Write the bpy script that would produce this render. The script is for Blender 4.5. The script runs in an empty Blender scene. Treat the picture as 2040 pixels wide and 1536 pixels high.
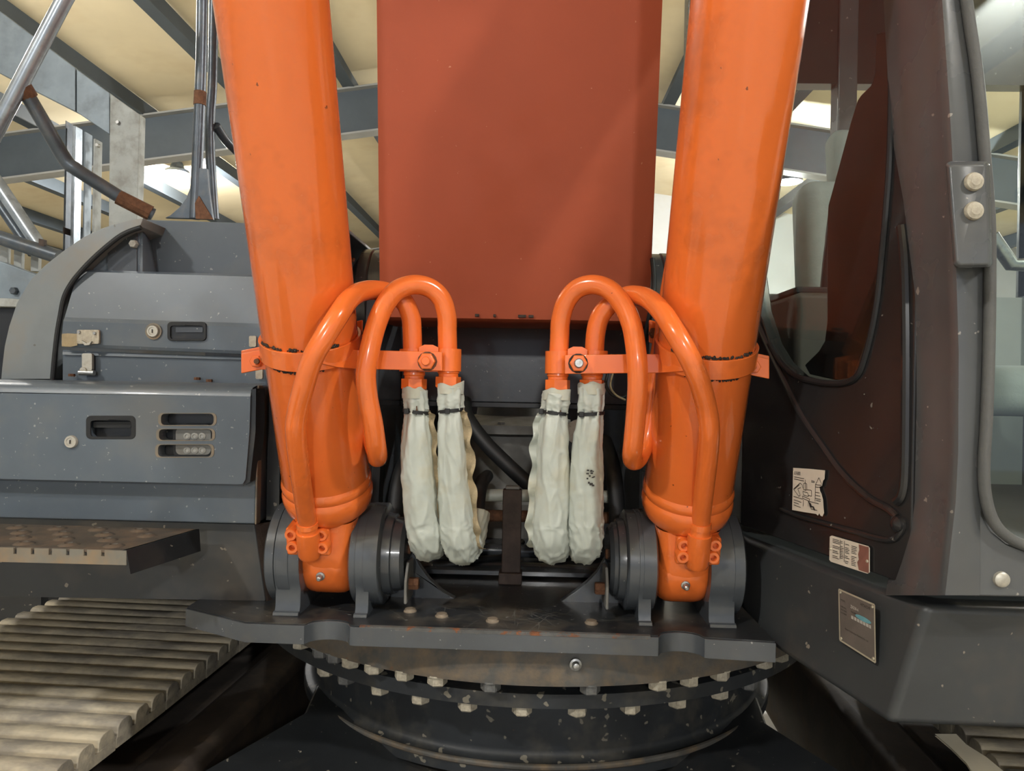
import bpy, bmesh, math, random
from mathutils import Vector, Matrix, noise
from mathutils.geometry import tessellate_polygon
random.seed(7)
S = bpy.context.scene
COL = S.collection

# ------------------------------------------------------------------ camera
F = 1450.0
YAW, ROLL = math.radians(1.5), math.radians(1.1)
CAM = Vector((0.045, 0.0, 1.65))
_f = Vector((-math.sin(YAW), math.cos(YAW), 0))
_r0 = Vector((math.cos(YAW), math.sin(YAW), 0))
_u0 = Vector((0, 0, 1))
_r = _r0 * math.cos(ROLL) + _u0 * math.sin(ROLL)
_u = -_r0 * math.sin(ROLL) + _u0 * math.cos(ROLL)
cd = bpy.data.cameras.new('camera'); co = bpy.data.objects.new('camera', cd); COL.objects.link(co)
cd.sensor_fit = 'HORIZONTAL'; cd.sensor_width = 36; cd.lens = 36 * F / 2040
cd.clip_start = .02; cd.clip_end = 200
m = Matrix.Identity(4)
for i in range(3):
    m[i][0] = _r[i]; m[i][1] = _u[i]; m[i][2] = -_f[i]; m[i][3] = CAM[i]
co.matrix_world = m
S.camera = co

# ------------------------------------------------------------------ world, exposure, lamps
w = bpy.data.worlds.new('world'); S.world = w; w.use_nodes = True
w.node_tree.nodes['Background'].inputs[0].default_value = (.80, .87, 1.0, 1)
w.node_tree.nodes['Background'].inputs[1].default_value = .72
S.view_settings.view_transform = 'Standard'; S.view_settings.look = 'None'
S.cycles.use_light_tree = False; S.cycles.adaptive_threshold = .03; S.cycles.max_bounces = 5; S.cycles.diffuse_bounces = 3; S.cycles.glossy_bounces = 2; S.cycles.transmission_bounces = 3; S.cycles.transparent_max_bounces = 10
S.cycles.caustics_reflective = False; S.cycles.caustics_refractive = False
S.view_settings.exposure = 0.0; S.view_settings.gamma = 1; S.view_settings.use_curve_mapping = False
# high-bay lamps, some added out of view for fill: x, y, z, watts
LAMPS = [(-7.42, 15.0, 5.95, 1200, 'round high-bay lamp glaring behind the guard rail'),
         (4.6, 13.2, 5.4, 900, 'round high-bay lamp glowing between boom and right cylinder'),
         (-6.5, 6.0, 6.0, 850, 'round high-bay lamp added off view at left to brighten the ceiling'),  # added out of view to brighten the ceiling
         (7.0, 7.0, 5.6, 1000, 'round high-bay lamp added off view at right to brighten the ceiling'),  # added out of view, also to lift the ceiling
         (4.6, -2.4, 6.0, 850, 'round high-bay lamp hanging in front of the cab'),
         (-4.2, -3.2, 6.0, 850, 'round high-bay lamp hanging in front of the tool cabinet'),
         (0.3, -10.5, 4.6, 1150, 'round high-bay lamp added behind the viewer as low front fill')]  # added low fill, reaching the cross plate under the boom

def ray(px, py):
    return _f + _r * ((px - 1020) / F) - _u * ((py - 768) / F)
def P(px, py, Y):                       # a photograph pixel seen at depth plane Y
    d = ray(px, py); return CAM + d * ((Y - CAM.y) / d.y)
def PZ(px, py, Z):                      # ... at height Z
    d = ray(px, py); return CAM + d * ((Z - CAM.z) / d.z)

# ------------------------------------------------------------------ materials
def sr(r, g, b):
    return tuple(((c / 255 / 12.92) if c <= 10 else ((c / 255 + .055) / 1.055) ** 2.4) for c in (r, g, b)) + (1,)
MATS = {}
def mat(name, col, rough=.45, metal=0., var=.12, vscale=6, dirt=None, dirt_amt=0., dscale=9, specks=None, speck_amt=0.,
        sscale=120, rust=0., rscale=14, bump=.0, bscale=60, coat=0., aniso=None, emit=None, trans=0., ior=1.45, stretch=None):
    m = bpy.data.materials.new(name); m.use_nodes = True
    nt = m.node_tree; N = nt.nodes; L = nt.links
    b = N['Principled BSDF']
    b.inputs['Roughness'].default_value = rough; b.inputs['Metallic'].default_value = metal
    b.inputs['Coat Weight'].default_value = coat; b.inputs['Coat Roughness'].default_value = .07
    b.inputs['Transmission Weight'].default_value = trans; b.inputs['IOR'].default_value = ior
    tc = N.new('ShaderNodeTexCoord'); vec = tc.outputs['Object']
    if stretch:
        mp = N.new('ShaderNodeMapping'); mp.inputs['Scale'].default_value = stretch
        L.new(vec, mp.inputs['Vector']); vec = mp.outputs[0]
    def nz(scale, detail=5, rg=.6):
        n = N.new('ShaderNodeTexNoise'); n.inputs['Scale'].default_value = scale
        n.inputs['Detail'].default_value = min(detail, 4); n.inputs['Roughness'].default_value = rg
        L.new(vec, n.inputs['Vector']); return n.outputs['Fac']
    def ramp(fac, lo, hi, vlo=0., vhi=1.):
        r = N.new('ShaderNodeMapRange'); r.inputs['From Min'].default_value = lo; r.inputs['From Max'].default_value = hi
        r.inputs['To Min'].default_value = vlo; r.inputs['To Max'].default_value = vhi
        L.new(fac, r.inputs['Value']); return r.outputs[0]
    def mix(fac, a, bb):
        x = N.new('ShaderNodeMix'); x.data_type = 'RGBA'
        L.new(fac, x.inputs[0])
        if isinstance(a, tuple): x.inputs[6].default_value = a
        else: L.new(a, x.inputs[6])
        if isinstance(bb, tuple): x.inputs[7].default_value = bb
        else: L.new(bb, x.inputs[7])
        return x.outputs[2]
    dk = tuple(c * (1 - var) for c in col[:3]) + (1,); lt = tuple(min(1, c * (1 + var)) for c in col[:3]) + (1,)
    c = mix(ramp(nz(vscale), .35, .65), dk, lt)
    rsrc = None
    if dirt_amt > 0:
        f = ramp(nz(dscale, 7, .65), .62 - .35 * dirt_amt, .80 - .25 * dirt_amt, 0, min(1, .35 + dirt_amt * .6))
        c = mix(f, c, dirt); rsrc = f
    if speck_amt > 0:
        f = ramp(nz(sscale, 2, .5), .78 - .16 * speck_amt, .80 - .16 * speck_amt, 0, .75)
        c = mix(f, c, specks)
    if rust > 0:
        f = ramp(nz(rscale, 9, .75), .74 - .22 * rust, .80 - .22 * rust, 0, .9)
        rc = mix(ramp(nz(rscale * 4), .3, .7), sr(70, 42, 26), sr(140, 84, 50))
        c = mix(f, c, rc); rsrc = f
    L.new(c, b.inputs['Base Color'])
    if rsrc is not None:
        L.new(ramp(rsrc, 0, 1, rough, min(.95, rough + .4)), b.inputs['Roughness'])
    if bump > 0:
        bp = N.new('ShaderNodeBump'); bp.inputs['Strength'].default_value = bump; bp.inputs['Distance'].default_value = .004
        L.new(nz(bscale, 6, .65), bp.inputs['Height']); L.new(bp.outputs[0], b.inputs['Normal'])
    if emit:
        b.inputs['Emission Color'].default_value = emit[0]; b.inputs['Emission Strength'].default_value = emit[1]
    MATS[name] = m; return m

M = MATS
ORANGE = sr(228, 112, 48)
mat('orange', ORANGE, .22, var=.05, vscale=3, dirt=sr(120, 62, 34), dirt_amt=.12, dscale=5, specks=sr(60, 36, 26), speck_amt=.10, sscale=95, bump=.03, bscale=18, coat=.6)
mat('boom_orange_shaded', sr(156, 68, 34), .62, var=.06, vscale=2, dirt=sr(140, 66, 40), dirt_amt=.3, dscale=2.5, specks=sr(190, 130, 100), speck_amt=.12, sscale=90, bump=.05, bscale=22)  # darker copy of the orange paint, with the boom's shade in the colour
mat('grey', sr(84, 93, 101), .38, var=.10, vscale=4, dirt=sr(108, 106, 98), dirt_amt=.26, dscale=4, specks=sr(150, 152, 148), speck_amt=.42, sscale=110, rust=.10, rscale=9, bump=.05, bscale=40, coat=.1)
mat('grey_edge', sr(112, 108, 98), .55, var=.15, vscale=8, dirt=sr(136, 112, 82), dirt_amt=.6, dscale=12, rust=.30, rscale=18, bump=.1, bscale=60)
mat('frame_grey', sr(70, 74, 78), .27, var=.10, vscale=5, dirt=sr(96, 90, 80), dirt_amt=.2, dscale=7, specks=sr(150, 150, 145), speck_amt=.3, sscale=90, rust=.04, rscale=22, bump=.06, bscale=40, coat=.25)
mat('frame_top', sr(44, 46, 48), .32, var=.25, vscale=5, dirt=sr(110, 100, 84), dirt_amt=.40, dscale=6, specks=sr(140, 138, 130), speck_amt=.5, sscale=60, rust=.10, rscale=20, bump=.06, coat=.15)
mat('black', sr(34, 36, 38), .32, var=.2, vscale=5, dirt=sr(70, 64, 56), dirt_amt=.25, dscale=6, specks=sr(130, 124, 112), speck_amt=.45, sscale=60, bump=.05, coat=.15)
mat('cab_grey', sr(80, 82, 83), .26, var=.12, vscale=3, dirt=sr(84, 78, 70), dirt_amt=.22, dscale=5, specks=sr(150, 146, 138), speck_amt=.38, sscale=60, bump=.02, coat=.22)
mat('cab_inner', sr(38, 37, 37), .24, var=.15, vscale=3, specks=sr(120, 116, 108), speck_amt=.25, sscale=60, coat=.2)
mat('deck_grey', sr(58, 60, 61), .42, var=.12, vscale=3, dirt=sr(98, 88, 76), dirt_amt=.25, dscale=4, specks=sr(150, 140, 125), speck_amt=.4, sscale=45, rust=.07, rscale=10, bump=.04)
mat('tub_black', sr(38, 41, 44), .52, var=.25, vscale=6, dirt=sr(92, 86, 74), dirt_amt=.3, dscale=7, specks=sr(128, 122, 108), speck_amt=.75, sscale=34, rust=.10, rscale=9, bump=.08)
mat('ring_rust', sr(76, 74, 70), .62, var=.25, vscale=9, dirt=sr(120, 100, 74), dirt_amt=.55, dscale=12, rust=.30, rscale=16, bump=.25, bscale=70)
mat('bolt_old', sr(176, 168, 150), .6, var=.2, vscale=60, dirt=sr(90, 80, 66), dirt_amt=.4, dscale=40, rust=.35, rscale=50, bump=.3, bscale=200)
mat('bolt_tan', sr(126, 114, 98), .6, var=.15, vscale=40, rust=.25, rscale=60)
mat('steel', sr(170, 170, 168), .3, metal=.85, var=.12, vscale=40, dirt=sr(100, 92, 80), dirt_amt=.3, dscale=60)
mat('zinc', sr(188, 184, 172), .42, metal=.6, var=.12, vscale=50, dirt=sr(110, 96, 76), dirt_amt=.35, dscale=50)
mat('rail_steel', sr(160, 170, 178), .26, metal=.5, var=.2, vscale=10, dirt=sr(80, 78, 76), dirt_amt=.25, dscale=18, rust=.06, rscale=18, bump=.05)
mat('rail_dark', sr(78, 86, 94), .34, metal=.35, var=.2, vscale=12, dirt=sr(110, 106, 100), dirt_amt=.3, dscale=20, rust=.16, rscale=16, bump=.1)
mat('tread', sr(74, 68, 60), .7, var=.2, vscale=12, dirt=sr(104, 84, 64), dirt_amt=.5, dscale=12, rust=.15, rscale=20, bump=.2)
mat('lit_grey_dirty', sr(122, 128, 130), .5, var=.1, vscale=5, dirt=sr(124, 112, 94), dirt_amt=.5, dscale=5, specks=sr(90, 86, 80), speck_amt=.3, sscale=90, rust=.06, rscale=12, bump=.05)  # paler than grey for light on the curved fascia, plus brown dirt
mat('rust_edge', sr(84, 84, 82), .7, var=.2, vscale=20, rust=.9, rscale=26, bump=.4, bscale=120)
mat('cab_plastic', sr(150, 152, 146), .6, var=.06)
mat('bolt_dark', sr(96, 96, 94), .55, var=.25, vscale=60, rust=.45, rscale=50, bump=.3, bscale=200)
mat('rust', sr(104, 70, 48), .85, var=.4, vscale=30, dirt=sr(60, 40, 28), dirt_amt=.5, dscale=40, bump=.5, bscale=140)
mat('rusty_brown', sr(64, 52, 45), .7, var=.3, vscale=20, rust=.35, rscale=24, bump=.3, bscale=90)
mat('rubber', sr(24, 25, 26), .55, var=.15, vscale=20)
mat('hose_brown', sr(96, 66, 42), .8, var=.4, vscale=70, bump=.5, bscale=300)
mat('vinyl', sr(176, 181, 172), .42, var=.05, vscale=8, dirt=sr(170, 158, 126), dirt_amt=.38, dscale=9, bump=.10, bscale=45)
mat('felt', sr(158, 142, 112), .85, var=.15, vscale=40, dirt=sr(150, 128, 92), dirt_amt=.4, dscale=25, bump=.4, bscale=260)
mat('shoe', sr(190, 178, 154), .85, var=.14, vscale=9, dirt=sr(112, 108, 104), dirt_amt=.6, dscale=13, rust=.05, rscale=16, bump=.55, bscale=60, stretch=(.5, 1, 1))
mat('track_frame', sr(58, 50, 44), .7, var=.3, vscale=5, dirt=sr(104, 88, 70), dirt_amt=.35, dscale=7, bump=.2, bscale=40)
mat('ceiling', sr(238, 222, 186), .8, var=.05, vscale=.7, dirt=sr(214, 190, 146), dirt_amt=.3, dscale=.6)
mat('beam', sr(76, 84, 90), .5, var=.08, vscale=2)
mat('flange', sr(150, 150, 146), .5, var=.08, vscale=2)
mat('wall', sr(206, 208, 206), .7, var=.05, vscale=1, dirt=sr(186, 184, 176), dirt_amt=.3, dscale=1)
mat('floor', sr(196, 192, 180), .45, var=.06, vscale=1.2, dirt=sr(150, 142, 128), dirt_amt=.35, dscale=1.5)
mat('galv', sr(132, 144, 152), .38, metal=.25, var=.12, vscale=5, dirt=sr(110, 116, 120), dirt_amt=.45, dscale=7, bump=.06, bscale=30)
mat('galv_pale', sr(166, 170, 166), .5, metal=.1, var=.1, vscale=8, dirt=sr(140, 138, 130), dirt_amt=.45, dscale=14, bump=.06)
mat('lens', sr(210, 216, 220), .12, var=.05, trans=.5)
mat('led', sr(150, 150, 145), .25, var=.02)
mat('paper', sr(206, 196, 178), .6, var=.05, vscale=20)
mat('paper_red', sr(126, 84, 72), .6, var=.12, vscale=40)
mat('plate_metal', sr(128, 120, 112), .42, metal=.5, var=.08, vscale=20)
mat('plate_rim', sr(196, 188, 164), .4, metal=.4, var=.05)
mat('ink', sr(42, 38, 36), .7, var=.05)
mat('ink_white', sr(214, 208, 196), .6, var=.05)
mat('ink_blue', sr(98, 150, 158), .6, var=.08, vscale=60)
mat('reflection_dark', sr(30, 27, 27), .35, var=.1)  # dark tone of the boom's reflection in the side window
mat('gasket', sr(84, 84, 82), .65, var=.08, vscale=30, bump=.2, bscale=200)
mat('seat', sr(150, 156, 150), .8, var=.08, vscale=12, bump=.2, bscale=150)
mat('console', sr(96, 88, 82), .6, var=.08)
mat('motor_grey', sr(112, 112, 108), .55, var=.15, vscale=12, dirt=sr(90, 84, 74), dirt_amt=.4)
mat('cream', sr(226, 216, 192), .7, var=.05, vscale=12)
mat('grease', sr(52, 44, 38), .75, var=.5, vscale=60, bump=.8, bscale=180)
mat('light_panel', (1, 1, 1, 1), .5, var=0, emit=((.95, .98, 1, 1), 60))
gm = bpy.data.materials.new('glass'); gm.use_nodes = True
_n = gm.node_tree.nodes; _l = gm.node_tree.links; _n.remove(_n['Principled BSDF'])
_t = _n.new('ShaderNodeBsdfTransparent'); _t.inputs[0].default_value = (.90, .95, .93, 1)
_g = _n.new('ShaderNodeBsdfGlossy'); _g.inputs['Roughness'].default_value = .03
_lw = _n.new('ShaderNodeLayerWeight'); _pw = _n.new('ShaderNodeMath'); _pw.operation = 'POWER'; _pw.inputs[1].default_value = 4
_lw.inputs[0].default_value = .5; _l.new(_lw.outputs['Facing'], _pw.inputs[0])
_ma = _n.new('ShaderNodeMath'); _ma.operation = 'MULTIPLY_ADD'; _ma.inputs[1].default_value = .6; _ma.inputs[2].default_value = .05; _l.new(_pw.outputs[0], _ma.inputs[0])
_mx = _n.new('ShaderNodeMixShader'); _l.new(_ma.outputs[0], _mx.inputs[0]); _l.new(_t.outputs[0], _mx.inputs[1]); _l.new(_g.outputs[0], _mx.inputs[2])
_l.new(_mx.outputs[0], _n['Material Output'].inputs[0]); MATS['glass'] = gm

# ------------------------------------------------------------------ mesh builder
V = Vector
class MB:
    def __init__(s): s.v = []; s.f = []
    def add(s, vs, fs):
        o = len(s.v); s.v += [V(x) for x in vs]; s.f += [[i + o for i in f] for f in fs]; return s
    def prism(s, loop, vec, holes=()):
        loop = [V(p) for p in loop]; vec = V(vec); hs = [[V(p) for p in h] for h in holes]
        allp = loop + [p for h in hs for p in h]; n = len(allp)
        tr = tessellate_polygon([loop] + hs)
        fs = [list(t) for t in tr] + [[i + n for i in reversed(t)] for t in tr]
        st = 0
        for lp in [loop] + hs:
            k = len(lp)
            for i in range(k):
                a, b = st + i, st + (i + 1) % k
                fs.append([a, b, b + n, a + n])
            st += k
        return s.add(allp + [p + vec for p in allp], fs)
    def box(s, c, size, rot=None):
        c = V(c); h = V(size) / 2; vs = []
        for x in (-1, 1):
            for y in (-1, 1):
                for z in (-1, 1):
                    p = V((x * h.x, y * h.y, z * h.z))
                    if rot is not None: p = rot @ p
                    vs.append(c + p)
        return s.add(vs, [[0, 1, 3, 2], [4, 6, 7, 5], [0, 4, 5, 1], [2, 3, 7, 6], [0, 2, 6, 4], [1, 5, 7, 3]])
    def bb(s, a, b):
        a = V(a); b = V(b); return s.box((a + b) / 2, (abs(b.x - a.x), abs(b.y - a.y), abs(b.z - a.z)))
    def grid(s, rows, closed=False):
        n = len(rows[0]); vs = [p for r in rows for p in r]; fs = []
        for i in range(len(rows) - 1):
            for j in range(n if closed else n - 1):
                k = (j + 1) % n
                fs.append([i * n + j, i * n + k, (i + 1) * n + k, (i + 1) * n + j])
        return s.add(vs, fs)
    def lathe(s, o, ax, prof, seg=32, ref=None, cap=True):
        o = V(o); ax = V(ax).normalized()
        e1 = ax.cross(V((0, 0, 1)) if abs(ax.z) < .9 else V((1, 0, 0))).normalized()
        if ref is not None: e1 = (V(ref) - ax * V(ref).dot(ax)).normalized()
        e2 = ax.cross(e1); rows = []
        for t, r in prof:
            rows.append([o + ax * t + (e1 * math.cos(2 * math.pi * j / seg) + e2 * math.sin(2 * math.pi * j / seg)) * r for j in range(seg)])
        b = len(s.v); s.grid(rows, True)
        if cap:
            s.f.append([b + j for j in range(seg)][::-1]); e = b + (len(rows) - 1) * seg
            s.f.append([e + j for j in range(seg)])
        return s
    def tube(s, pts, r, seg=18, sub=6, cap=True, smooth=True, fn=None):
        pts = [V(p) for p in pts]
        rr = list(r) if isinstance(r, (list, tuple)) else [r] * len(pts)
        if smooth and len(pts) > 2:
            q, qr = [], []
            for i in range(len(pts) - 1):
                p0 = pts[max(0, i - 1)]; p1 = pts[i]; p2 = pts[i + 1]; p3 = pts[min(len(pts) - 1, i + 2)]
                for k in range(sub):
                    t = k / sub
                    q.append(.5 * (2 * p1 + (p2 - p0) * t + (2 * p0 - 5 * p1 + 4 * p2 - p3) * t * t + (3 * p1 - p0 - 3 * p2 + p3) * t ** 3))
                    qr.append(rr[i] * (1 - t) + rr[i + 1] * t)
            q.append(pts[-1]); qr.append(rr[-1]); pts, rr = q, qr
        n = len(pts); T = [(pts[min(i + 1, n - 1)] - pts[max(i - 1, 0)]).normalized() for i in range(n)]
        e1 = T[0].cross(V((1, 0, 0)) if abs(T[0].x) < .9 else V((0, 1, 0))).normalized(); rows = []
        for i in range(n):
            if i: e1 = (e1 - T[i] * e1.dot(T[i])).normalized()
            e2 = T[i].cross(e1); row = []
            for j in range(seg):
                a = 2 * math.pi * j / seg; k = rr[i] * (fn(i / (n - 1), a) if fn else 1)
                row.append(pts[i] + (e1 * math.cos(a) + e2 * math.sin(a)) * k)
            rows.append(row)
        b = len(s.v); s.grid(rows, True)
        if cap:
            s.f.append([b + j for j in range(seg)][::-1]); e = b + (n - 1) * seg; s.f.append([e + j for j in range(seg)])
        s.path = (pts, rr, T); return s
    def hexa(s, o, ax, r, h, ref=None, cham=True):
        pr = [(0, r), (h * .85, r), (h, r * .86)] if cham else [(0, r), (h, r)]
        return s.lathe(o, ax, pr, 6, ref)
    def mesh(s, name, bevel=0, ang=35):
        me = bpy.data.meshes.new(name)
        c = V((0, 0, 0))
        if s.v:
            lo = V((min(p[i] for p in s.v) for i in range(3))); hi = V((max(p[i] for p in s.v) for i in range(3))); c = (lo + hi) / 2
        me.from_pydata([p - c for p in s.v], [], s.f)
        bm = bmesh.new(); bm.from_mesh(me); bmesh.ops.recalc_face_normals(bm, faces=bm.faces); bm.to_mesh(me); bm.free()
        me.polygons.foreach_set('use_smooth', [True] * len(me.polygons))
        me.set_sharp_from_angle(angle=math.radians(ang))
        return me, c
    def build(s, name, material, parent=None, bevel=0, ang=35, seg=2, **props):
        me, c = s.mesh(name, bevel, ang)
        me.materials.append(MATS[material])
        o = bpy.data.objects.new(name, me); COL.objects.link(o); o.location = c
        if bevel:
            b = o.modifiers.new('bevel', 'BEVEL'); b.width = bevel; b.segments = seg; b.limit_method = 'ANGLE'; b.angle_limit = math.radians(35); b.harden_normals = True
        if parent is not None: attach(o, parent)
        for k, vv in props.items(): o[k] = vv
        return o
WLOC = {}
def attach(o, parent):
    o.parent = parent
    o.location = o.location - world_loc(parent)
def world_loc(o):
    l = V(o.location)
    while o.parent: o = o.parent; l = l + o.location
    return l
def thing(name, label, cat, loc, group=None):
    o = bpy.data.objects.new(name, None); COL.objects.link(o); o.location = V(loc); o.empty_display_size = .05
    o['label'] = label; o['category'] = cat
    if group: o['group'] = group
    return o
def copy_at(o, loc, parent=None, rot=None):
    c = o.copy(); COL.objects.link(c)
    if parent is not None: c.parent = parent
    c.location = V(loc) - (world_loc(parent) if parent is not None else V((0, 0, 0)))
    if rot is not None: c.rotation_euler = rot
    return c
def struct(o, label, cat='structure'):
    o['kind'] = 'structure'; o['label'] = label; return o
def lerp(a, b, t): return a + (b - a) * t
def interp(tab, x):
    if x <= tab[0][0]: return tab[0][1]
    for (a, u), (b, v) in zip(tab, tab[1:]):
        if x <= b: return u + (v - u) * (x - a) / (b - a)
    return tab[-1][1]
def arc(cx, cy, r, a0, a1, n):
    return [(cx + r * math.cos(math.radians(a0 + (a1 - a0) * i / n)), cy + r * math.sin(math.radians(a0 + (a1 - a0) * i / n))) for i in range(n + 1)]
def rrect(x0, y0, x1, y1, r, n=4):
    return arc(x1 - r, y1 - r, r, 0, 90, n) + arc(x0 + r, y1 - r, r, 90, 180, n) + arc(x0 + r, y0 + r, r, 180, 270, n) + arc(x1 - r, y0 + r, r, 270, 360, n)

# ================================================================== building
def roof_z(x): return 7.05 - .14 * abs(x + 1.3)
struct(MB().bb((-16, -14, -.2), (16, 32, 0)).build('floor', 'floor'), 'pale concrete floor of the hall')
cl = MB()
for x0, x1 in ((-16, -1.3), (-1.3, 16)):
    cl.prism([(x0, -14, roof_z(x0)), (x1, -14, roof_z(x1)), (x1, -14, roof_z(x1) + .1), (x0, -14, roof_z(x0) + .1)], (0, 46, 0))
ceil = struct(cl.build('ceiling', 'ceiling'), 'beige insulated roof lining above the beams')
struct(MB().bb((-16, 31.8, 0), (16, 32, 7)).build('wall_back', 'wall'), 'pale far end wall of the hall')
struct(MB().bb((-16.2, -14, 0), (-16, 32, 5.1)).build('wall_left', 'wall'), 'pale side wall of the hall beyond the tool cabinet')
struct(MB().bb((16, -14, 0), (16.2, 32, 4.8)).build('wall_right', 'wall'), 'pale side wall of the hall beyond the cab')
struct(MB().bb((2.4, 18, 0), (16, 18.15, 7)).build('wall_partition', 'wall'), 'white partition wall behind the cab')
# roof beams: rafters across, purlins along
for yb in (-.6, 12.0, 24.5):
    for nm, x0, x1 in (('left', -16, -1.3), ('right', -1.3, 16)):
        r = thing('roof_rafter', {('left', 12.0): 'deep grey steel roof rafter sloping up behind the left cylinder', ('right', 12.0): 'deep grey steel roof rafter sloping down behind the cab',
                   ('left', -.6): 'deep grey steel roof rafter overhead on the tool cabinet side', ('right', -.6): 'deep grey steel roof rafter overhead on the cab side',
                   ('left', 24.5): 'far grey roof rafter low behind the left cylinder', ('right', 24.5): 'far grey roof rafter low between boom and right cylinder'}[(nm, yb)], 'roof beam', (x0, yb, roof_z(x0) - .9))
        r['kind'] = 'structure'
        def sl(zo0, zo1, y0, y1): return MB().prism([(x0, y0, roof_z(x0) + zo0), (x1, y0, roof_z(x1) + zo0), (x1, y0, roof_z(x1) + zo1), (x0, y0, roof_z(x0) + zo1)], (0, y1 - y0, 0))
        sl(-1.05, -.3, yb - .01, yb + .01).build('web', 'beam', r)
        sl(-1.08, -1.05, yb - .13, yb + .13).build('lower_flange', 'flange', r)
        sl(-.33, -.3, yb - .13, yb + .13).build('upper_flange', 'flange', r)
k = 0
for x in [-1.3 + i * 1.75 for i in range(-7, 8)]:
    z = roof_z(x)
    p = thing('roof_purlin', 'grey steel roof purlin running lengthwise above the rafters', 'roof beam', (x, 10, z - .3), 'lengthwise roof purlins'); p['kind'] = 'structure'
    MB().bb((x - .012, -12, z - .29), (x + .012, 31.5, z - .01)).build('web', 'beam', p)
    MB().bb((x - .10, -12, z - .30), (x + .10, 31.5, z - .285)).build('lower_flange', 'beam', p)
for i, (x, y, z, wt, lb) in enumerate(LAMPS):
    t = thing('high_bay_lamp', lb, 'lamp', (x, y, z))
    MB().lathe((x, y, z), (0, 0, 1), [(0, .24), (.05, .24), (.10, .15), (.22, .10), (.24, .03)], 28).build('housing', 'rail_dark', t)
    MB().lathe((x, y, z - .012), (0, 0, 1), [(0, .20), (.012, .21)], 28).build('diffuser', 'light_panel', t)
    MB().lathe((x, y, z + .24), (0, 0, 1), [(0, .012), (roof_z(x) - z - .24, .012)], 8).build('hanging_rod', 'rail_dark', t)
    ld = bpy.data.lights.new('lamp_light', 'POINT'); ld.shadow_soft_size = .16; ld.energy = wt; ld.color = (1, .985, .955)
    lo = bpy.data.objects.new('lamp_light', ld); COL.objects.link(lo); lo.parent = t; lo.location = (0, 0, -.22)

# ================================================================== swing frame (turntable frame)
ZT, ZB = 1.176, 1.140          # base plate top / underside
fr = thing('slewing_platform', 'dark grey slewing platform with base plate, pin ears and boom bracket plates', 'machine frame', (0, 1.9, ZB))
def ptop(px, py): return PZ(px, py, ZT)
front = [ptop(370, 1213), ptop(488, 1243), ptop(600, 1247)]
def scallop(a, b, depth, n=12):
    out = []
    for i in range(n + 1):
        t = i / n; q = a.lerp(b, t); out.append(q + V((0, depth * (1 - (2 * t - 1) ** 2) ** .55 if 0 < t < 1 else 0, 0)))
    return out
front += scallop(ptop(606, 1247), ptop(697, 1249), .030)
front += [ptop(705, 1250), ptop(1306, 1270)]
front += scallop(ptop(1312, 1270), ptop(1404, 1273), .030)
front += [ptop(1410, 1274), ptop(1546, 1282)]
xl, xr = front[0].x, front[-1].x
loop = front + [V((xr, 2.9, ZT)), V((xl, 2.9, ZT))]
MB().prism(loop, (0, 0, ZB - ZT)).build('base_plate', 'frame_grey', fr, bevel=.003)
# thin painted top skin with scratches
MB().prism([p + V((0, .006, .0005)) for p in front] + [V((xr, 2.9, ZT + .0005)), V((xl, 2.9, ZT + .0005))], (0, 0, .0015)).build('deck_skin', 'frame_top', fr)
KS = .972
ew = MB().prism([ptop(716, 1250) + V((0, -.0008, -.004)), ptop(1296, 1270) + V((0, -.0008, -.004)), ptop(1296, 1270) + V((0, -.0008, .0026)), ptop(716, 1250) + V((0, -.0008, .0026))], (0, .010, 0)).build('edge_wear', 'rust_edge', fr)
sc_ = MB()
for i in range(70):
    c = V((random.gauss(.0, .11), random.uniform(1.45, 1.62), ZT + .0022)); a = random.uniform(0, 6.28); r_ = random.uniform(.01, .06); k_ = random.uniform(-.9, .9) / r_ * .5; pp = []
    for j in range(7):
        pp.append(c.copy()); a += k_ * r_ / 6; c = c + V((math.cos(a), math.sin(a), 0)) * r_ / 3
    for p0, p1 in zip(pp, pp[1:]):
        n_ = (p1 - p0).cross(V((0, 0, 1))).normalized() * .0004; sc_.add([p0 - n_, p1 - n_, p1 + n_, p0 + n_], [[0, 1, 2, 3]])
sc_ = sc_.build('scratches', 'motor_grey', fr, kind='stuff')
PINY, PINZ = 1.60 * KS, 1.65 - .375 * KS
def ear_loop(R, x, y0, y1):
    a = arc(PINY, PINZ, R, 213, -33, 28)
    return [V((x, y, z)) for y, z in [(y0 - .006, ZT - .002), (y0 - .004, ZT + .008), (y0, ZT + .018)] + a + [(y1, ZT + .018), (y1 + .004, ZT + .008), (y1 + .006, ZT - .002)]]
def xat(px, py, Y): return P(px, py, Y).x
EARS = {-1: [(546, 596, 526, 549, 580, 'o'), (706, 732, 693, 721, 756, 'i')], 1: [(1413, 1465, 1427, 1459, 1487, 'o'), (1272, 1298, 1251, 1279, 1312, 'i')]}
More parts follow.
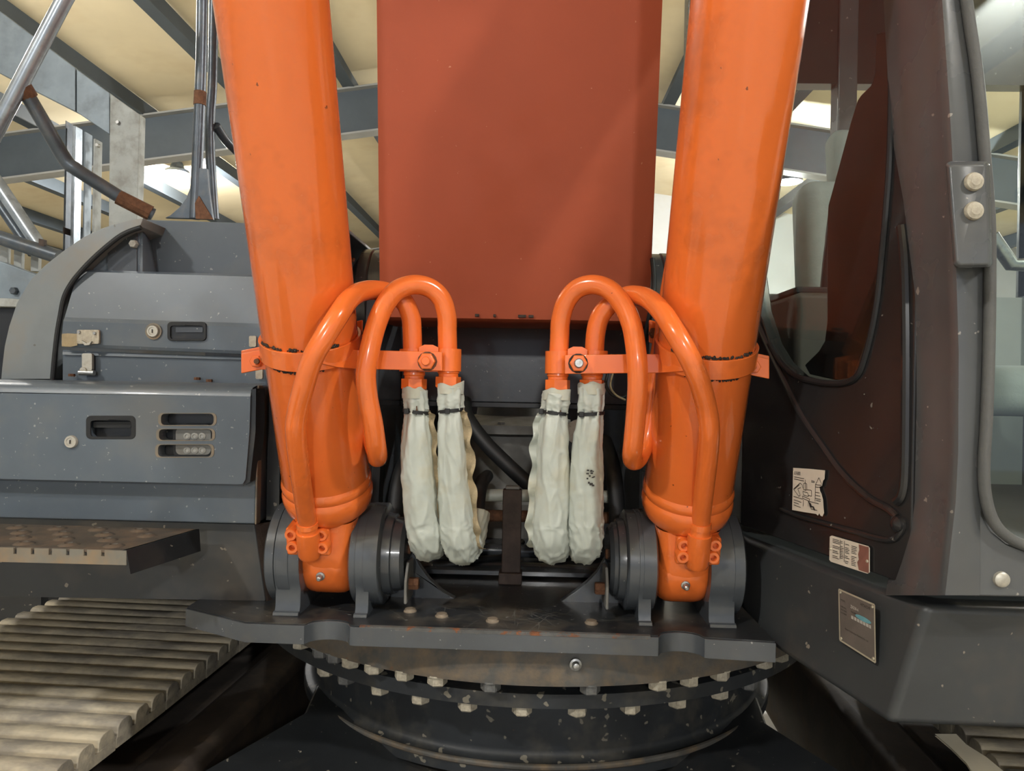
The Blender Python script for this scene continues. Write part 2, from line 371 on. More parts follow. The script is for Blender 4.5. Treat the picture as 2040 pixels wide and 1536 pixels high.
for sd in (-1, 1):
    for fa, fb, a, b, c, kind in EARS[sd]:
        YF = 1.46
        xa, xb, xc = xat(a, 1110, YF), xat(b, 1110, YF), xat(c, 1110, YF)
        f0, f1 = xat(fa, 1230, YF), xat(fb, 1230, YF)
        e = MB(); lp = ear_loop(.106, min(f0, f1), PINY - .090, PINY + .090)
        e.prism(lp, (abs(f1 - f0), 0, 0)); ear = e.build('pin_ear', 'frame_grey', fr, bevel=.003)
        # boss rings either side of the web plate
        MB().lathe((xa, PINY, PINZ), (1, 0, 0), [(0, .098), (.004, .104), (xb - xa - .003, .104), (xb - xa, .099)], 48).build('boss_ring', 'frame_grey', ear)
        MB().lathe((xb, PINY, PINZ), (1, 0, 0), [(0, .100), (.004, .107), (xc - xb - .004, .107), (xc - xb, .101)], 48).build('boss_ring', 'frame_grey', ear)
        MB().tube([V((f0, PINY - .098, ZT + .003)), V((f1, PINY - .098, ZT + .003))], .007, 8, smooth=False).build('weld_bead', 'frame_grey', ear)
    # pin with stepped end cap on the inner side
    ci = {-1: (758, 774, 801), 1: (1247, 1236, 1219)}[sd]
    x0, x1, x2 = [xat(c, 1110, 1.47) for c in ci]
    s = 1 if sd < 0 else -1
    pin = MB().lathe((x0 - s * .235, PINY, PINZ), (s, 0, 0), [(0, .045), (.233, .045)], 24).build('pin', 'steel', fr)
    L1, L2 = abs(x1 - x0), abs(x2 - x0)
    MB().lathe((x0, PINY, PINZ), (s, 0, 0), [(-.012, .086), (0, .086), (L1, .084), (L1 + .002, .078), (L2 - .008, .076), (L2, .066)], 40).build('pin_cap', 'frame_grey', fr)
    MB().lathe((x2 - s * .002, PINY, PINZ + .01), (s, 0, 0), [(0, .012), (.006, .010)], 16).build('cap_plug', 'rust', fr)
    # lock tab and rusty bolt under the cap
    tx = x2 + s * .004
    MB().prism([(tx, y, z) for y, z in [(1.475, PINZ - .085), (1.56, PINZ - .09), (1.56, PINZ - .01), (1.50, PINZ - .005), (1.475, PINZ - .04)]], (s * .006, 0, 0)).build('lock_tab', 'motor_grey', fr, bevel=.002)
    MB().hexa((tx + s * .006, 1.505, PINZ - .05), (s, 0, 0), .013, .020).build('lock_bolt', 'rust', fr)
    # main boom bracket plate
    bx = .335 * sd
    prof = [(1.735, ZT), (1.76, 1.34), (1.80, 1.55), (1.815, 1.86)] + arc(1.945, 1.875, .13, 175, 5, 16) + [(2.12, 1.75), (2.45, 1.35), (2.62, ZT)]
    MB().prism([(bx, y, z) for y, z in prof], (.038 * sd, 0, 0)).build('boom_bracket', 'frame_grey', fr, bevel=.003)
    MB().lathe((bx + sd * .038, 1.945, 1.875), (sd, 0, 0), [(0, .128), (.004, .132), (.028, .132), (.034, .120), (.05, .10)], 40).build('boom_pin_boss', 'frame_grey', fr)
    MB().lathe((bx + sd * .086, 1.945, 1.875), (sd, 0, 0), [(0, .075), (.02, .070)], 32).build('boom_pin', 'steel', fr)
    # low gusset with a concave upper edge, from the ear towards the middle
    if sd < 0: gp = [(815, 1075), (822, 1100), (836, 1128), (856, 1155), (880, 1178), (912, 1196), (912, 1202), (735, 1202), (735, 1075)]
    else: gp = [(1212, 1085), (1206, 1112), (1190, 1140), (1170, 1160), (1145, 1180), (1112, 1202), (1112, 1208), (1275, 1212), (1275, 1085)]
    MB().prism([P(a, b, 1.60) for a, b in gp], (0, .022, 0)).build('gusset', 'frame_grey', fr, bevel=.002)
    # sloping stiffener between ear and bracket
    MB().prism([(bx - sd * .0, 1.70, ZT), (bx, 1.75, 1.45), (bx, 1.79, 1.45), (bx, 1.79, ZT)], (-sd * .02, 0, 0)).build('stiffener', 'black', fr, bevel=.002)
    MB().tube([P(790 if sd < 0 else 1228, 1150, 1.72), P(786 if sd < 0 else 1230, 1040, 1.74), P(800 if sd < 0 else 1222, 940, 1.80), P(835 if sd < 0 else 1205, 880, 1.95)], .020, 14).build('hydraulic_pipe', 'rubber', fr)
# bolts on the base plate
for px, py in ((817, 1220), (880, 1230), (981, 1240), (1178, 1244)):
    q = ptop(px, py); MB().lathe(q, (0, 0, 1), [(0, .0135), (.004, .0135), (.006, .011), (.0085, .0105)], 18).build('deck_bolt', 'bolt_tan', fr)
# cross plate under the boom and inner floor
MB().bb((-.335, 2.12, 1.60), (.335, 2.15, 1.86)).build('cross_plate', 'frame_grey', fr, bevel=.003)
MB().bb((-.335, 2.11, 1.585), (.335, 2.16, 1.60)).build('cross_plate_lip', 'black', fr, bevel=.002)
MB().bb((-.34, 1.78, 1.185), (.34, 2.7, 1.195)).build('inner_floor', 'frame_grey', fr)
MB().bb((-.335, 2.66, 1.19), (.335, 2.70, 1.9)).build('rear_plate', 'black', fr)
# raised arched rib across the middle of the floor
rb = [(x, 1.80 + .05 * (1 - (x / .3) ** 2), ZT + .0) for x in [-.3 + .05 * i for i in range(13)]]
MB().tube([V((x, y, 1.19)) for x, y, z in rb], .012, 10).build('floor_rib', 'black', fr)

# swing motor and gear visible under the cross plate
mo = thing('swing_motor', 'grey swing motor with bolted flange behind the sheathed hoses', 'motor', (-.02, 2.36, 1.195))
MB().lathe((-.02, 2.36, 1.195), (0, 0, 1), [(0, .20), (.10, .20), (.12, .17), (.30, .17), (.31, .21), (.335, .21), (.35, .16), (.36, .11), (.52, .09)], 40).build('housing', 'motor_grey', mo)
for i in range(10):
    a = i * math.pi / 5 + .2
    MB().hexa((-.02 + .19 * math.cos(a), 2.36 + .19 * math.sin(a), 1.53), (0, 0, 1), .012, .012).build('flange_bolt', 'steel', mo)
bk = MB().bb((-1.5, 2.76, 1.185), (.50, 2.80, 1.96)).build('engine_bulkhead', 'black'); bk['label'] = 'black engine bay bulkhead behind the boom bracket plates'; bk['category'] = 'bulkhead'
# centre post and cross rods
cp = thing('rod_support', 'rusty brown post carrying two cross rods between the sheathed hoses', 'support', P(1018, 1180, 1.74))
c0, c1 = P(1002, 975, 1.74), P(1036, 1182, 1.74)
MB().bb((c0.x, 1.735, 1.178), (c1.x, 1.765, c0.z)).build('post', 'rusty_brown', cp, bevel=.003)
MB().bb((c0.x + .006, 1.74, c0.z), (c1.x - .006, 1.76, c0.z + .008)).build('post_cap', 'motor_grey', cp, bevel=.002)
MB().bb((c0.x - .006, 1.72, 1.178), (c1.x + .004, 1.77, 1.205)).build('post_foot', 'rusty_brown', cp, bevel=.003)
MB().tube([P(800, 984, 1.80), P(1240, 990, 1.80)], .0155, 16, smooth=False).build('cross_rod', 'vinyl', cp)
MB().tube([P(800, 1024, 1.80), P(1240, 1032, 1.80)], .0145, 16, smooth=False).build('cross_rod', 'rust', cp)
for nm, pts, r, mt, lb in (
        ('hydraulic_hose', [(925, 800, 2.02), (930, 830, 1.97), (965, 880, 1.93), (1015, 930, 1.90), (1060, 972, 1.88), (1090, 1010, 1.87), (1120, 1040, 1.95)], .020, 'rubber', 'black rubber hose crossing diagonally in front of the swing motor'),
        ('hydraulic_tube', [(830, 1098, 1.92), (900, 1094, 1.90), (990, 1096, 1.90), (1100, 1100, 1.92), (1200, 1105, 1.95)], .017, 'frame_grey', 'grey hydraulic tube running level behind the rusty post'),
        ('hydraulic_hose', [(830, 1128, 1.84), (900, 1124, 1.82), (960, 1114, 1.84), (1010, 1108, 1.9), (1040, 1080, 2.0)], .009, 'rubber', 'thin black hose lying low behind the left sheathed hoses')):
    o = MB().tube([P(*p) for p in pts], r, 16).build(nm, mt); o['label'] = lb; o['category'] = 'hose' if 'hose' in nm else 'tube'
o = MB().lathe(P(1150, 858, 2.02), (0, -1, 0), [(0, .028), (.05, .028), (.055, .034), (.06, .034), (.06, .026)], 28).build('hose_flange', 'zinc'); o['label'] = 'round metal hose flange glimpsed between the right sheathed hoses'; o['category'] = 'fitting'

# ================================================================== slewing ring and undercarriage
RC = V((.07, 2.256, 0)); RR = .83
sr_ = thing('slewing_ring', 'dirty grey slewing ring with two rows of bolt heads under base plate', 'slewing ring', (RC.x, RC.y, 1.0))
MB().lathe(RC, (0, 0, 1), [(1.062, RR - .06), (1.062, RR), (1.072, RR), (1.14, RR - .012), (1.14, RR - .06)], 128, cap=False).build('upper_race', 'ring_rust', sr_)
MB().lathe(RC, (0, 0, 1), [(1.03, RR - .07), (1.062, RR - .07)], 96, cap=False).build('seal_gap', 'black', sr_)
MB().lathe(RC, (0, 0, 1), [(1.003, RR - .10), (1.003, RR - .034), (1.032, RR - .034), (1.036, RR - .07)], 128, cap=False).build('lower_race', 'tub_black', sr_)
def ring_pt(px, z, r):
    best = None
    for i in range(1800):
        a = math.pi * (1 + i / 1800); p = V((RC.x + r * math.cos(a), RC.y + r * math.sin(a), z))
        v = p - CAM; u = 1020 + F * v.dot(_r) / v.dot(_f)
        if best is None or abs(u - px) < best[0]: best = (abs(u - px), p, a)
    return best[1], best[2]
b0 = MB().lathe((0, 0, 0), (0, 0, -1), [(-.003, .0235), (0, .0235)], 18)
b0.hexa((0, 0, 0), (0, 0, -1), .0205, .020); bme, bc = b0.mesh('ring_bolt'); bme.materials.append(MATS['bolt_old']); bme2 = bme.copy(); bme2.materials.clear(); bme2.materials.append(MATS['bolt_dark'])
def ring_bolt(px, z, r, flag):
    p, a = ring_pt(px, z, r)
    o = bpy.data.objects.new('ring_bolt', bme2 if random.random() < .25 else bme); COL.objects.link(o); o.parent = sr_; o.location = p + bc - sr_.location; o.rotation_euler = (0, 0, random.random() * 3)
for px in (600, 640, 668, 700, 745, 806, 872, 978, 1176, 1310, 1372, 1434, 1520, 1552): ring_bolt(px, 1.061, RR - .022, 0)
for px in (650, 690, 757, 838, 931, 1040, 1150, 1255, 1349, 1432, 1490): ring_bolt(px, 1.002, RR - .058, 0)
q = ring_pt(1146, 1.105, RR)[0]
MB().lathe(q + V((0, .006, 0)), (q - V((RC.x, RC.y, q.z))), [(0, .012), (.006, .012), (.007, .008), (.016, .006), (.017, .003)], 16).build('grease_nipple', 'steel', sr_)
# car body
cb = thing('car_body', 'black undercarriage centre body with round tub below the slewing ring', 'undercarriage', (RC.x, RC.y, .3))
MB().lathe(RC, (0, 0, 1), [(.80, .685), (.824, .685), (.828, .682), (.830, .668), (.836, .659), (.843, .655), (.85, .655), (1.0, .655), (1.003, .655), (1.003, .60)], 96).build('tub', 'tub_black', cb)
MB().tube([V((RC.x + .682 * math.cos(a), RC.y + .682 * math.sin(a), .826)) for a in [math.pi * (1.18 + .64 * i / 40) for i in range(41)]], .007, 10, sub=2).build('weld_ring', 'ring_rust', cb)
top = [(-1.15, .75, .62), (-.72, 1.40, .805), (-.50, 1.78, .835), (-.56, 2.3, .835), (-.9, 3.1, .80), (1.0, 3.1, .80), (.72, 2.3, .835), (.64, 1.80, .835), (.86, 1.40, .805), (1.30, .75, .62), (.6, .72, .60), (.25, 1.0, .78), (-.15, 1.0, .78), (-.5, .72, .60)]
def fan(tp, zb):
    mb = MB(); c = V((RC.x, 1.9, .835)); n = len(tp)
    vs = [c] + [V(p) for p in tp] + [V((p[0], p[1], zb)) for p in tp]
    fs = [[0, 1 + i, 1 + (i + 1) % n] for i in range(n)] + [[1 + i, 1 + n + i, 1 + n + (i + 1) % n, 1 + (i + 1) % n] for i in range(n)]
    return mb.add(vs, fs)
fan(top, .42).build('x_frame', 'black', cb, bevel=.012, ang=50)

# crawler tracks
UR = math.radians(-3.4)
def shoe_loop(x0):
    pts = [(-.098, 0), (-.098, -.018)]
    pts = [(-.10, -.022), (-.10, 0)]
    for k in (-1, 0, 1):
        c = k * .067
        hgt = .034
        pts += [(c - .029, .002), (c - .027, hgt - .013), (c - .022, hgt - .004), (c - .014, hgt), (c + .012, hgt), (c + .021, hgt - .005), (c + .026, hgt - .014), (c + .030, .002)]
    pts += [(.10, 0), (.10, -.022)]
    return [V((x0, y, z)) for y, z in pts]
sh = MB().prism(shoe_loop(0), (.80, 0, 0))
sme, sc = sh.mesh('track_shoe'); sme.materials.append(MATS['shoe'])
def rot_uc(p): 
    d = V(p) - RC; return V((d.x * math.cos(UR) - d.y * math.sin(UR), d.x * math.sin(UR) + d.y * math.cos(UR), d.z)) + V((RC.x, RC.y, 0))
def track(xin, sgn, label, y0, n):
    t = thing('crawler_track', label, 'crawler track', rot_uc((xin, RC.y, 0)))
    t.rotation_euler = (0, 0, UR)
    def loc(p): d = V(p) - V((xin, RC.y, 0)); return d
    for i in range(n):
        y = y0 + i * .201
        o = bpy.data.objects.new('track_shoe', sme); COL.objects.link(o); o.parent = t
        x = xin - .40 if sgn < 0 else xin + .40
        o.location = loc((x, y, .832)) + V((0, 0, sc.z)); b = o.modifiers.new('bevel', 'BEVEL'); b.width = .006; b.segments = 2; b.limit_method = 'ANGLE'
        o.rotation_euler = (random.uniform(-.015, .015), 0, 0)
    # links and frame
    def part(nm, a, b, mt, bev=.004):
        mb = MB().bb(a, b); me, c = mb.mesh(nm); me.materials.append(MATS[mt]); o = bpy.data.objects.new(nm, me); COL.objects.link(o); o.parent = t; o.location = loc(c)
        md = o.modifiers.new('bevel', 'BEVEL'); md.width = bev; md.segments = 3
        return o
    xc = xin + sgn * .40
    for s in (-1, 1):
        part('link_chain', (xc + s * .10 - .03, y0 - .1, .70), (xc + s * .10 + .03, y0 + n * .201, .81), 'track_frame')
    part('side_frame', (xin + sgn * .02, y0 - .6, .30), (xin + sgn * .55, 4.4, .69), 'track_frame', .03)
    part('inner_beam', (xin - sgn * .12, 1.0, .32), (xin + sgn * .03, 4.0, .72), 'track_frame', .035)
    for s in (0, 1):
        pass
    for i in range(3):
        mb = MB().lathe((xc, 1.6 + i * 1.0, .62), (1, 0, 0), [(-.10, .075), (.10, .075)], 24); me, c = mb.mesh('carrier_roller'); me.materials.append(MATS['track_frame'])
        o = bpy.data.objects.new('carrier_roller', me); COL.objects.link(o); o.parent = t; o.location = loc(c)
    for i in range(int(n)):
        o = bpy.data.objects.new('track_shoe', sme); COL.objects.link(o); o.parent = t
        o.location = loc((xc, y0 + i * .201, .034)) + V((0, 0, .0)); o.rotation_euler = (math.pi, 0, 0)
    return t
track(-.838, -1, 'muddy tan crawler track with ribbed shoes below the tool cabinet', 1.534 - .067 - .201 * 3, 18)
track(1.10, 1, 'dark muddy crawler track beneath the cab deck box', 1.0, 8)
o = MB().grid([[PZ(1862, 1462, .98), PZ(1905, 1462, .98)], [PZ(1895, 1490, .97), PZ(1925, 1483, .975)], [PZ(1925, 1520, .965), PZ(1965, 1508, .97)], [PZ(1950, 1560, .95), PZ(2010, 1545, .955)]])
o.add([v - V((0, 0, .004)) for v in o.v], [[f[3] , f[2], f[1], f[0]] for f in o.f])
o = o.build('cream_strip', 'cream'); o['label'] = 'cream strip lying under the cab deck box beside the right track'; o['category'] = 'strip'

# ================================================================== boom
bm_ = thing('boom', 'large orange boom rising between the two boom cylinders', 'boom', (0, 1.95, 1.75))
BW = .328
lower = [(1.775, 1.812), (1.75, 1.974), (1.67, 2.535), (1.53, 3.25), (1.25, 3.75), (.6, 4.25), (-1.2, 5.0)]
upper = [(-1.1, 5.35), (.9, 4.85), (1.75, 4.3), (2.05, 3.7), (2.15, 2.7), (2.10, 2.05)]
foot = arc(1.945, 1.89, .085, 50, -85, 10)
side = lower + upper + foot + [(1.86, 1.802), (1.80, 1.804)]
for s in (-1, 1):
    MB().prism([(s * (BW - .016), y + (.012 if k_ < len(lower) else 0), z + (.004 if k_ == 0 else 0)) for k_, (y, z) in enumerate(side)], (s * .014, 0, 0)).build('side_plate', 'boom_orange_shaded', bm_, bevel=.002)
und = MB()
for (y0, z0), (y1, z1) in zip(lower, lower[1:]):
    und.prism([(-BW, y0, z0), (-BW, y1, z1), (-BW, y1 + .016, z1 + .003), (-BW, y0 + .016, z0 + .003)], (2 * BW, 0, 0))
und.build('underside_plate', 'boom_orange_shaded', bm_)
ft = [(1.775, 1.812), (1.785, 1.806), (1.81, 1.804), (1.86, 1.802), (1.95, 1.803), (2.0, 1.82)]
fp = MB()
fp.grid([[V((-BW + .004, y, z)), V((BW - .004, y, z))] for y, z in ft]); fp.grid([[V((-BW + .004, y + .012, z + .012)), V((BW - .004, y + .012, z + .012))] for y, z in ft])
fp.build('foot_plate', 'boom_orange_shaded', bm_)
tp = MB()
for (y0, z0), (y1, z1) in zip(upper, upper[1:]):
    tp.prism([(-BW, y0, z0), (-BW, y1, z1), (-BW, y1 - .012, z1 - .008), (-BW, y0 - .012, z0 - .008)], (2 * BW, 0, 0))
tp.build('top_plate', 'boom_orange_shaded', bm_)
MB().lathe((-.333, 1.945, 1.89), (1, 0, 0), [(0, .084), (.666, .084)], 40).build('foot_boss', 'boom_orange_shaded', bm_)
# worn chips along the bottom edge
for px, wd in ((950, 8), (1040, 16), (1058, 10), (985, 5), (1120, 5)):
    q = P(px, 629 + (px - 1020) * .02, 1.765)
    MB().box(q + V((0, .006, 0)), (wd * .0012, .006, .006)).build('worn_chip', 'grease', bm_)
ob = thing('bracket_arm', 'orange bolted bracket arm behind the left cylinder', 'bracket', P(705, 520, 2.1))
MB().prism([P(x, y, 2.10) for x, y in [(690, 456), (697, 458), (730, 497), (706, 512), (702, 520), (689, 520)]], (0, .02, 0)).build('plate', 'orange', ob, bevel=.002)
MB().prism([P(x, y, 2.08) for x, y in [(686, 460), (692, 456), (692, 520), (686, 520)]], (0, .05, 0)).build('flange', 'orange', ob, bevel=.002)
for x, y in ((701, 484), (714, 486)): MB().hexa(P(x, y, 2.10), (0, -1, 0), .009, .014).build('bolt', 'orange', ob)

# ================================================================== boom cylinders
def Pc(px, py, Y): return P(px, py, Y * KS)
def pk(prof): return [(a * KS, b * KS) for a, b in prof]
AX = V((0, -.4123, .911)).normalized()
def hexsock(mb, o, ax, r, h):
    mb.lathe(o, ax, [(0, r), (h * .9, r), (h, r * .9), (h, r * .5), (h * .45, r * .45)], 20); return mb
PIPES = {
 -1: dict(
  A=[(825, 745, 1.415), (822, 692, 1.415), (821, 660, 1.413), (818, 630, 1.41), (804, 600, 1.405), (776, 583, 1.40), (743, 578, 1.375), (715, 583, 1.338), (693, 600, 1.302), (672, 631, 1.270), (642, 679, 1.258), (622, 716, 1.262), (606, 767, 1.280), (593, 820, 1.305), (589, 858, 1.322), (595, 920, 1.362), (604, 985, 1.412), (612, 1036, 1.452), (614, 1062, 1.468)],
  B=[(893, 745, 1.415), (892, 705, 1.415), (891, 660, 1.413), (890, 630, 1.408), (880, 596, 1.40), (857, 574, 1.392), (825, 567, 1.38), (791, 578, 1.368), (767, 607, 1.356), (750, 646, 1.345), (737, 695, 1.335), (729, 744, 1.333), (733, 793, 1.342), (743, 842, 1.358), (749, 882, 1.378), (752, 902, 1.400), (752, 912, 1.428), (750, 905, 1.455), (742, 880, 1.475), (730, 840, 1.478), (716, 780, 1.47), (702, 720, 1.46), (690, 640, 1.46), (672, 520, 1.44), (640, 300, 1.38)],
  bolts=[(586, 1057), (589, 1082), (646, 1058), (648, 1083)], boss=(617, 1108), nip=(638, 1148), flange=(617, 1070), nuts=[(825, 764), (893, 760)],
  bar=[(640, 706, 1.318), (672, 713, 1.338), (712, 716, 1.372), (881, 720, 1.376)], bolt=(851, 720), ears=(480, 527, 722)),
 1: dict(
  A=[(1181, 752, 1.415), (1184, 700, 1.415), (1187, 663, 1.413), (1195, 632, 1.41), (1213, 608, 1.405), (1236, 594, 1.40), (1262, 588, 1.38), (1292, 596, 1.342), (1319, 622, 1.305), (1343, 659, 1.270), (1364, 695, 1.260), (1382, 731, 1.264), (1396, 768, 1.280), (1408, 815, 1.305), (1413, 858, 1.325), (1410, 910, 1.358), (1402, 980, 1.408), (1396, 1036, 1.452), (1393, 1068, 1.468)],
  B=[(1111, 752, 1.415), (1113, 712, 1.415), (1115, 670, 1.413), (1117, 638, 1.408), (1128, 601, 1.40), (1151, 575, 1.392), (1184, 567, 1.38), (1218, 580, 1.368), (1244, 613, 1.356), (1259, 650, 1.345), (1266, 690, 1.337), (1270, 732, 1.333), (1270, 778, 1.342), (1266, 836, 1.36), (1261, 888, 1.378), (1259, 908, 1.400), (1262, 918, 1.425), (1272, 912, 1.452), (1284, 885, 1.472), (1294, 840, 1.478), (1302, 780, 1.472), (1312, 720, 1.465), (1325, 640, 1.46), (1345, 520, 1.44), (1390, 300, 1.38)],
  bolts=[(1358, 1078), (1356, 1101), (1420, 1078), (1416, 1102)], boss=(1388, 1128), nip=(1366, 1166), flange=(1389, 1088), nuts=[(1179, 766), (1111, 766)],
  bar=[(1375, 720, 1.318), (1343, 722, 1.338), (1312, 724, 1.372), (1125, 726, 1.376)], bolt=(1152, 724), ears=(1533, 1482, 733))}
for sd in (-1, 1):
    D = PIPES[sd]; X = .3695 * sd + (-.003 if sd > 0 else 0)
    lab = {-1: 'orange boom cylinder with looping pipes beside the grey tool cabinet', 1: 'orange boom cylinder with looping pipes beside the cab'}[sd]
    t = thing('boom_cylinder', lab, 'hydraulic cylinder', (X, PINY, PINZ), 'boom cylinders')
    O = V((X, PINY, PINZ))
    MB().lathe(O, AX, pk([(.196, .089), (.20, .090), (2.15, .090)]), 64).build('barrel', 'orange', t)
    MB().lathe(O, AX, pk([(.070, .058), (.100, .060), (.113, .074), (.130, .088), (.150, .0935), (.163, .0945), (.170, .0930), (.175, .0905), (.180, .0925), (.186, .0935), (.193, .0925), (.199, .0895)]), 64).build('end_cap', 'orange', t)
    MB().lathe(O, AX, [(2.15, .098), (2.26, .098), (2.27, .06), (2.72, .06)], 48).build('piston_rod', 'steel', t)
    xe0, xe1 = (xat(589, 1130, 1.48), xat(697, 1130, 1.48)) if sd < 0 else (xat(1313, 1140, 1.48), xat(1424, 1140, 1.48))
    ey = MB().lathe((xe0, PINY, PINZ), (1, 0, 0), [(0, .058), (.003, .068), (.010, .077), (.020, .083), (.034, .085), (xe1 - xe0 - .034, .085), (xe1 - xe0 - .020, .083), (xe1 - xe0 - .010, .077), (xe1 - xe0 - .003, .068), (xe1 - xe0, .058)], 56)
    ey.build('rod_eye', 'orange', t)
    nk = MB()
    rows = []
    for tt, hx, hy in ((-.0, .056, .084), (.05, .056, .080), (.085, .060, .070), (.115, .068, .066)):
        c = O + AX * tt; e2 = V((1, 0, 0)); e1 = AX.cross(e2)
        rows.append([c + e2 * (hx * abs(math.cos(a)) ** .5 * math.copysign(1, math.cos(a))) + e1 * (hy * abs(math.sin(a)) ** .5 * math.copysign(1, math.sin(a))) for a in [2 * math.pi * j / 40 for j in range(40)]])
    nk.grid(rows, True); nk.build('neck', 'orange', t)
    q = P(*D['nip'], PINY - .083)
    MB().lathe(q + V((0, .004, 0)), (0, -1, -.2), [(0, .009), (.004, .009), (.005, .006), (.016, .005), (.018, .003)], 14).build('grease_nipple', 'steel', t)
    # pipes
    MB().tube([Pc(*p) for p in D['A']], .0183, 24).build('lower_port_pipe', 'orange', t)
    MB().tube([Pc(*p) for p in D['B']], .0183, 24).build('upper_port_pipe', 'orange', t)
    # port flange
    fl = Pc(*D['flange'], 1.498); pd = (Pc(*D['A'][-2][:2], 1.47) - Pc(*D['boss'], 1.49)).normalized(); ex = V((1, 0, 0)); ez = V((-pd.x, 0, pd.z)) ; fy = V((0, -1, -.25)).normalized(); up = V((0, -.25, 1)).normalized()
    R3 = Matrix((ex, -fy, up)).transposed()
    pf = MB().box(fl + V((0, .010, -.002)), (.088, .050, .060), R3).build('port_flange', 'orange', t, bevel=.006, seg=3)
    b0_ = Pc(D['A'][-2][0], D['A'][-2][1] + 4, 1.455); b1_ = Pc(*D['boss'], 1.487)
    MB().tube([b0_, b0_.lerp(b1_, .12), b0_.lerp(b1_, .13), b0_.lerp(b1_, .25), b0_.lerp(b1_, .26), b0_.lerp(b1_, .9), b1_], [.0205, .0215, .0195, .0195, .0235, .0235, .020], 24, smooth=False).build('port_elbow', 'orange', t)
    for bx_, by_ in D['bolts']:
        mb = MB(); hexsock(mb, Pc(bx_, by_, 1.492), V((0, -1, -.2)).normalized(), .0125, .024); mb.build('flange_bolt', 'orange', t)
    # clamp band round the barrel
    bc_ = O + AX * .478
    bd = MB(); n = 64; e1 = V((1, 0, 0)); e2 = AX.cross(e1)
    rows = [[bc_ + AX * h + (e1 * math.cos(2 * math.pi * j / n) + e2 * math.sin(2 * math.pi * j / n)) * r for j in range(n)] for h, r in ((-.018, .0875), (-.018, .0935), (.018, .0935), (.018, .0875), (-.018, .0875))]
    bd.grid(rows, True); band = bd.build('clamp_band', 'orange', t, bevel=.001)
    # outer ears: two lugs pinched by a bolt
    xo, xi, ye = D['ears']
    for k_, yy, dx in ((0, 1.405, 0), (1, 1.428, 4)):
        q0 = [Pc(xo, ye - 18 - (k_ * 6), yy), Pc(xo + sd * -40, ye - 26 - k_ * 6, yy), Pc(xo + sd * -52, ye - 26 - k_ * 6, yy - .0), Pc(xo + sd * -52, ye + 15, yy), Pc(xo + sd * -40, ye + 14, yy), Pc(xo, ye + 22, yy)]
        MB().prism(q0, (0, .006, 0)).build('clamp_lug', 'orange', t, bevel=.002)
    xb = xo - sd * 32
    bo = MB().hexa(Pc(xb, ye - 2, 1.403), (0, -1, 0), .012, .009); bo.lathe(Pc(xb, ye - 2, 1.394), (0, -1, 0), [(0, .007), (.012, .006)], 12); bo.build('clamp_bolt', 'orange', t)
    MB().lathe(Pc(xb, ye - 2, 1.385), (0, -1, 0), [(0, .0055), (.004, .005)], 10).build('bolt_end', 'rust', t)
    # inner rear lugs
    lx = {-1: (698, 722), 1: (1316, 1293)}[sd]
    for yy in (1.470, 1.488):
        MB().prism([Pc(lx[0], 642, yy), Pc(lx[1], 637, yy), Pc(lx[1], 682, yy), Pc(lx[0], 690, yy)], (0, .006, 0)).build('clamp_lug', 'orange', t, bevel=.002)
    MB().hexa(Pc((lx[0] + lx[1]) / 2 + sd * -2, 664, 1.468), (0, -1, 0), .011, .010).build('clamp_bolt', 'rust', t)
    # greasy residue around the band
    for dz, cnt in ((.020, 90), (-.020, 60)):
        for i in range(cnt):
            a = math.radians(random.uniform(215, 320) if dz > 0 else random.uniform(235, 300))
            q = bc_ + AX * (dz + random.uniform(-.0015, .0025) * (1 if dz > 0 else -1)) + (e1 * math.cos(a) - e2 * math.sin(a) * -1) * .0885
            if i == 0: gr = MB()
            rr_ = random.uniform(.0012, .0032)
            gr.lathe(q - AX * rr_, AX, [(0, rr_ * .5), (rr_, rr_), (2 * rr_, rr_ * .5)], 6)
        g_ = gr.build('grease_residue', 'grease', t); g_['kind'] = 'stuff'
    # flat bracket bar to the pipe clamp
    bp = D['bar']; rows = []
    for px, py, yy in bp:
        hh = 19 if px != bp[-1][0] else 19
        rows.append([Pc(px, py - hh, yy), Pc(px, py + hh, yy), Pc(px, py + hh, yy) + V((0, .008, 0)), Pc(px, py - hh, yy) + V((0, .008, 0))])
    bb_ = MB(); bb_.grid(rows, True); bb_.f.append([0, 1, 2, 3]); e_ = len(bb_.v) - 4; bb_.f.append([e_, e_ + 1, e_ + 2, e_ + 3][::-1])
    bb_.build('bracket_bar', 'orange', t, bevel=.0015)
    # two-piece saddle clamp round both pipes
    ca, cbp = Pc(D['A'][1][0], D['bolt'][1] - 2, 1.415), Pc(D['B'][1][0], D['bolt'][1] - 2, 1.415)
    if ca.x > cbp.x: ca, cbp = cbp, ca
    for fsgn in (-1, 1):
        path = []
        R_ = .0195
        for cx_ in (ca.x, cbp.x):
            for i in range(9):
                a = math.radians(180 - 180 * i / 8); path.append((cx_ + R_ * math.cos(a), fsgn * R_ * math.sin(a)))
        mid = []
        lo_ = [(x, y) for x, y in path]
        zc = ca.z; yc = ca.y
        rws = []
        for j, (x, y) in enumerate(lo_):
            n_ = V((x - (ca.x if j < 9 else cbp.x), y, 0)).normalized() * .006
            zz = zc + (x - ca.x) * .02
            rws.append([V((x, yc + y, zz - .021)), V((x, yc + y, zz + .021)), V((x, yc + y, zz + .021)) + n_, V((x, yc + y, zz - .021)) + n_])
        sm = MB(); sm.grid(rws, True); sm.f.append([0, 1, 2, 3]); e_ = len(sm.v) - 4; sm.f.append([e_, e_ + 1, e_ + 2, e_ + 3])
        xm = (ca.x + cbp.x) / 2
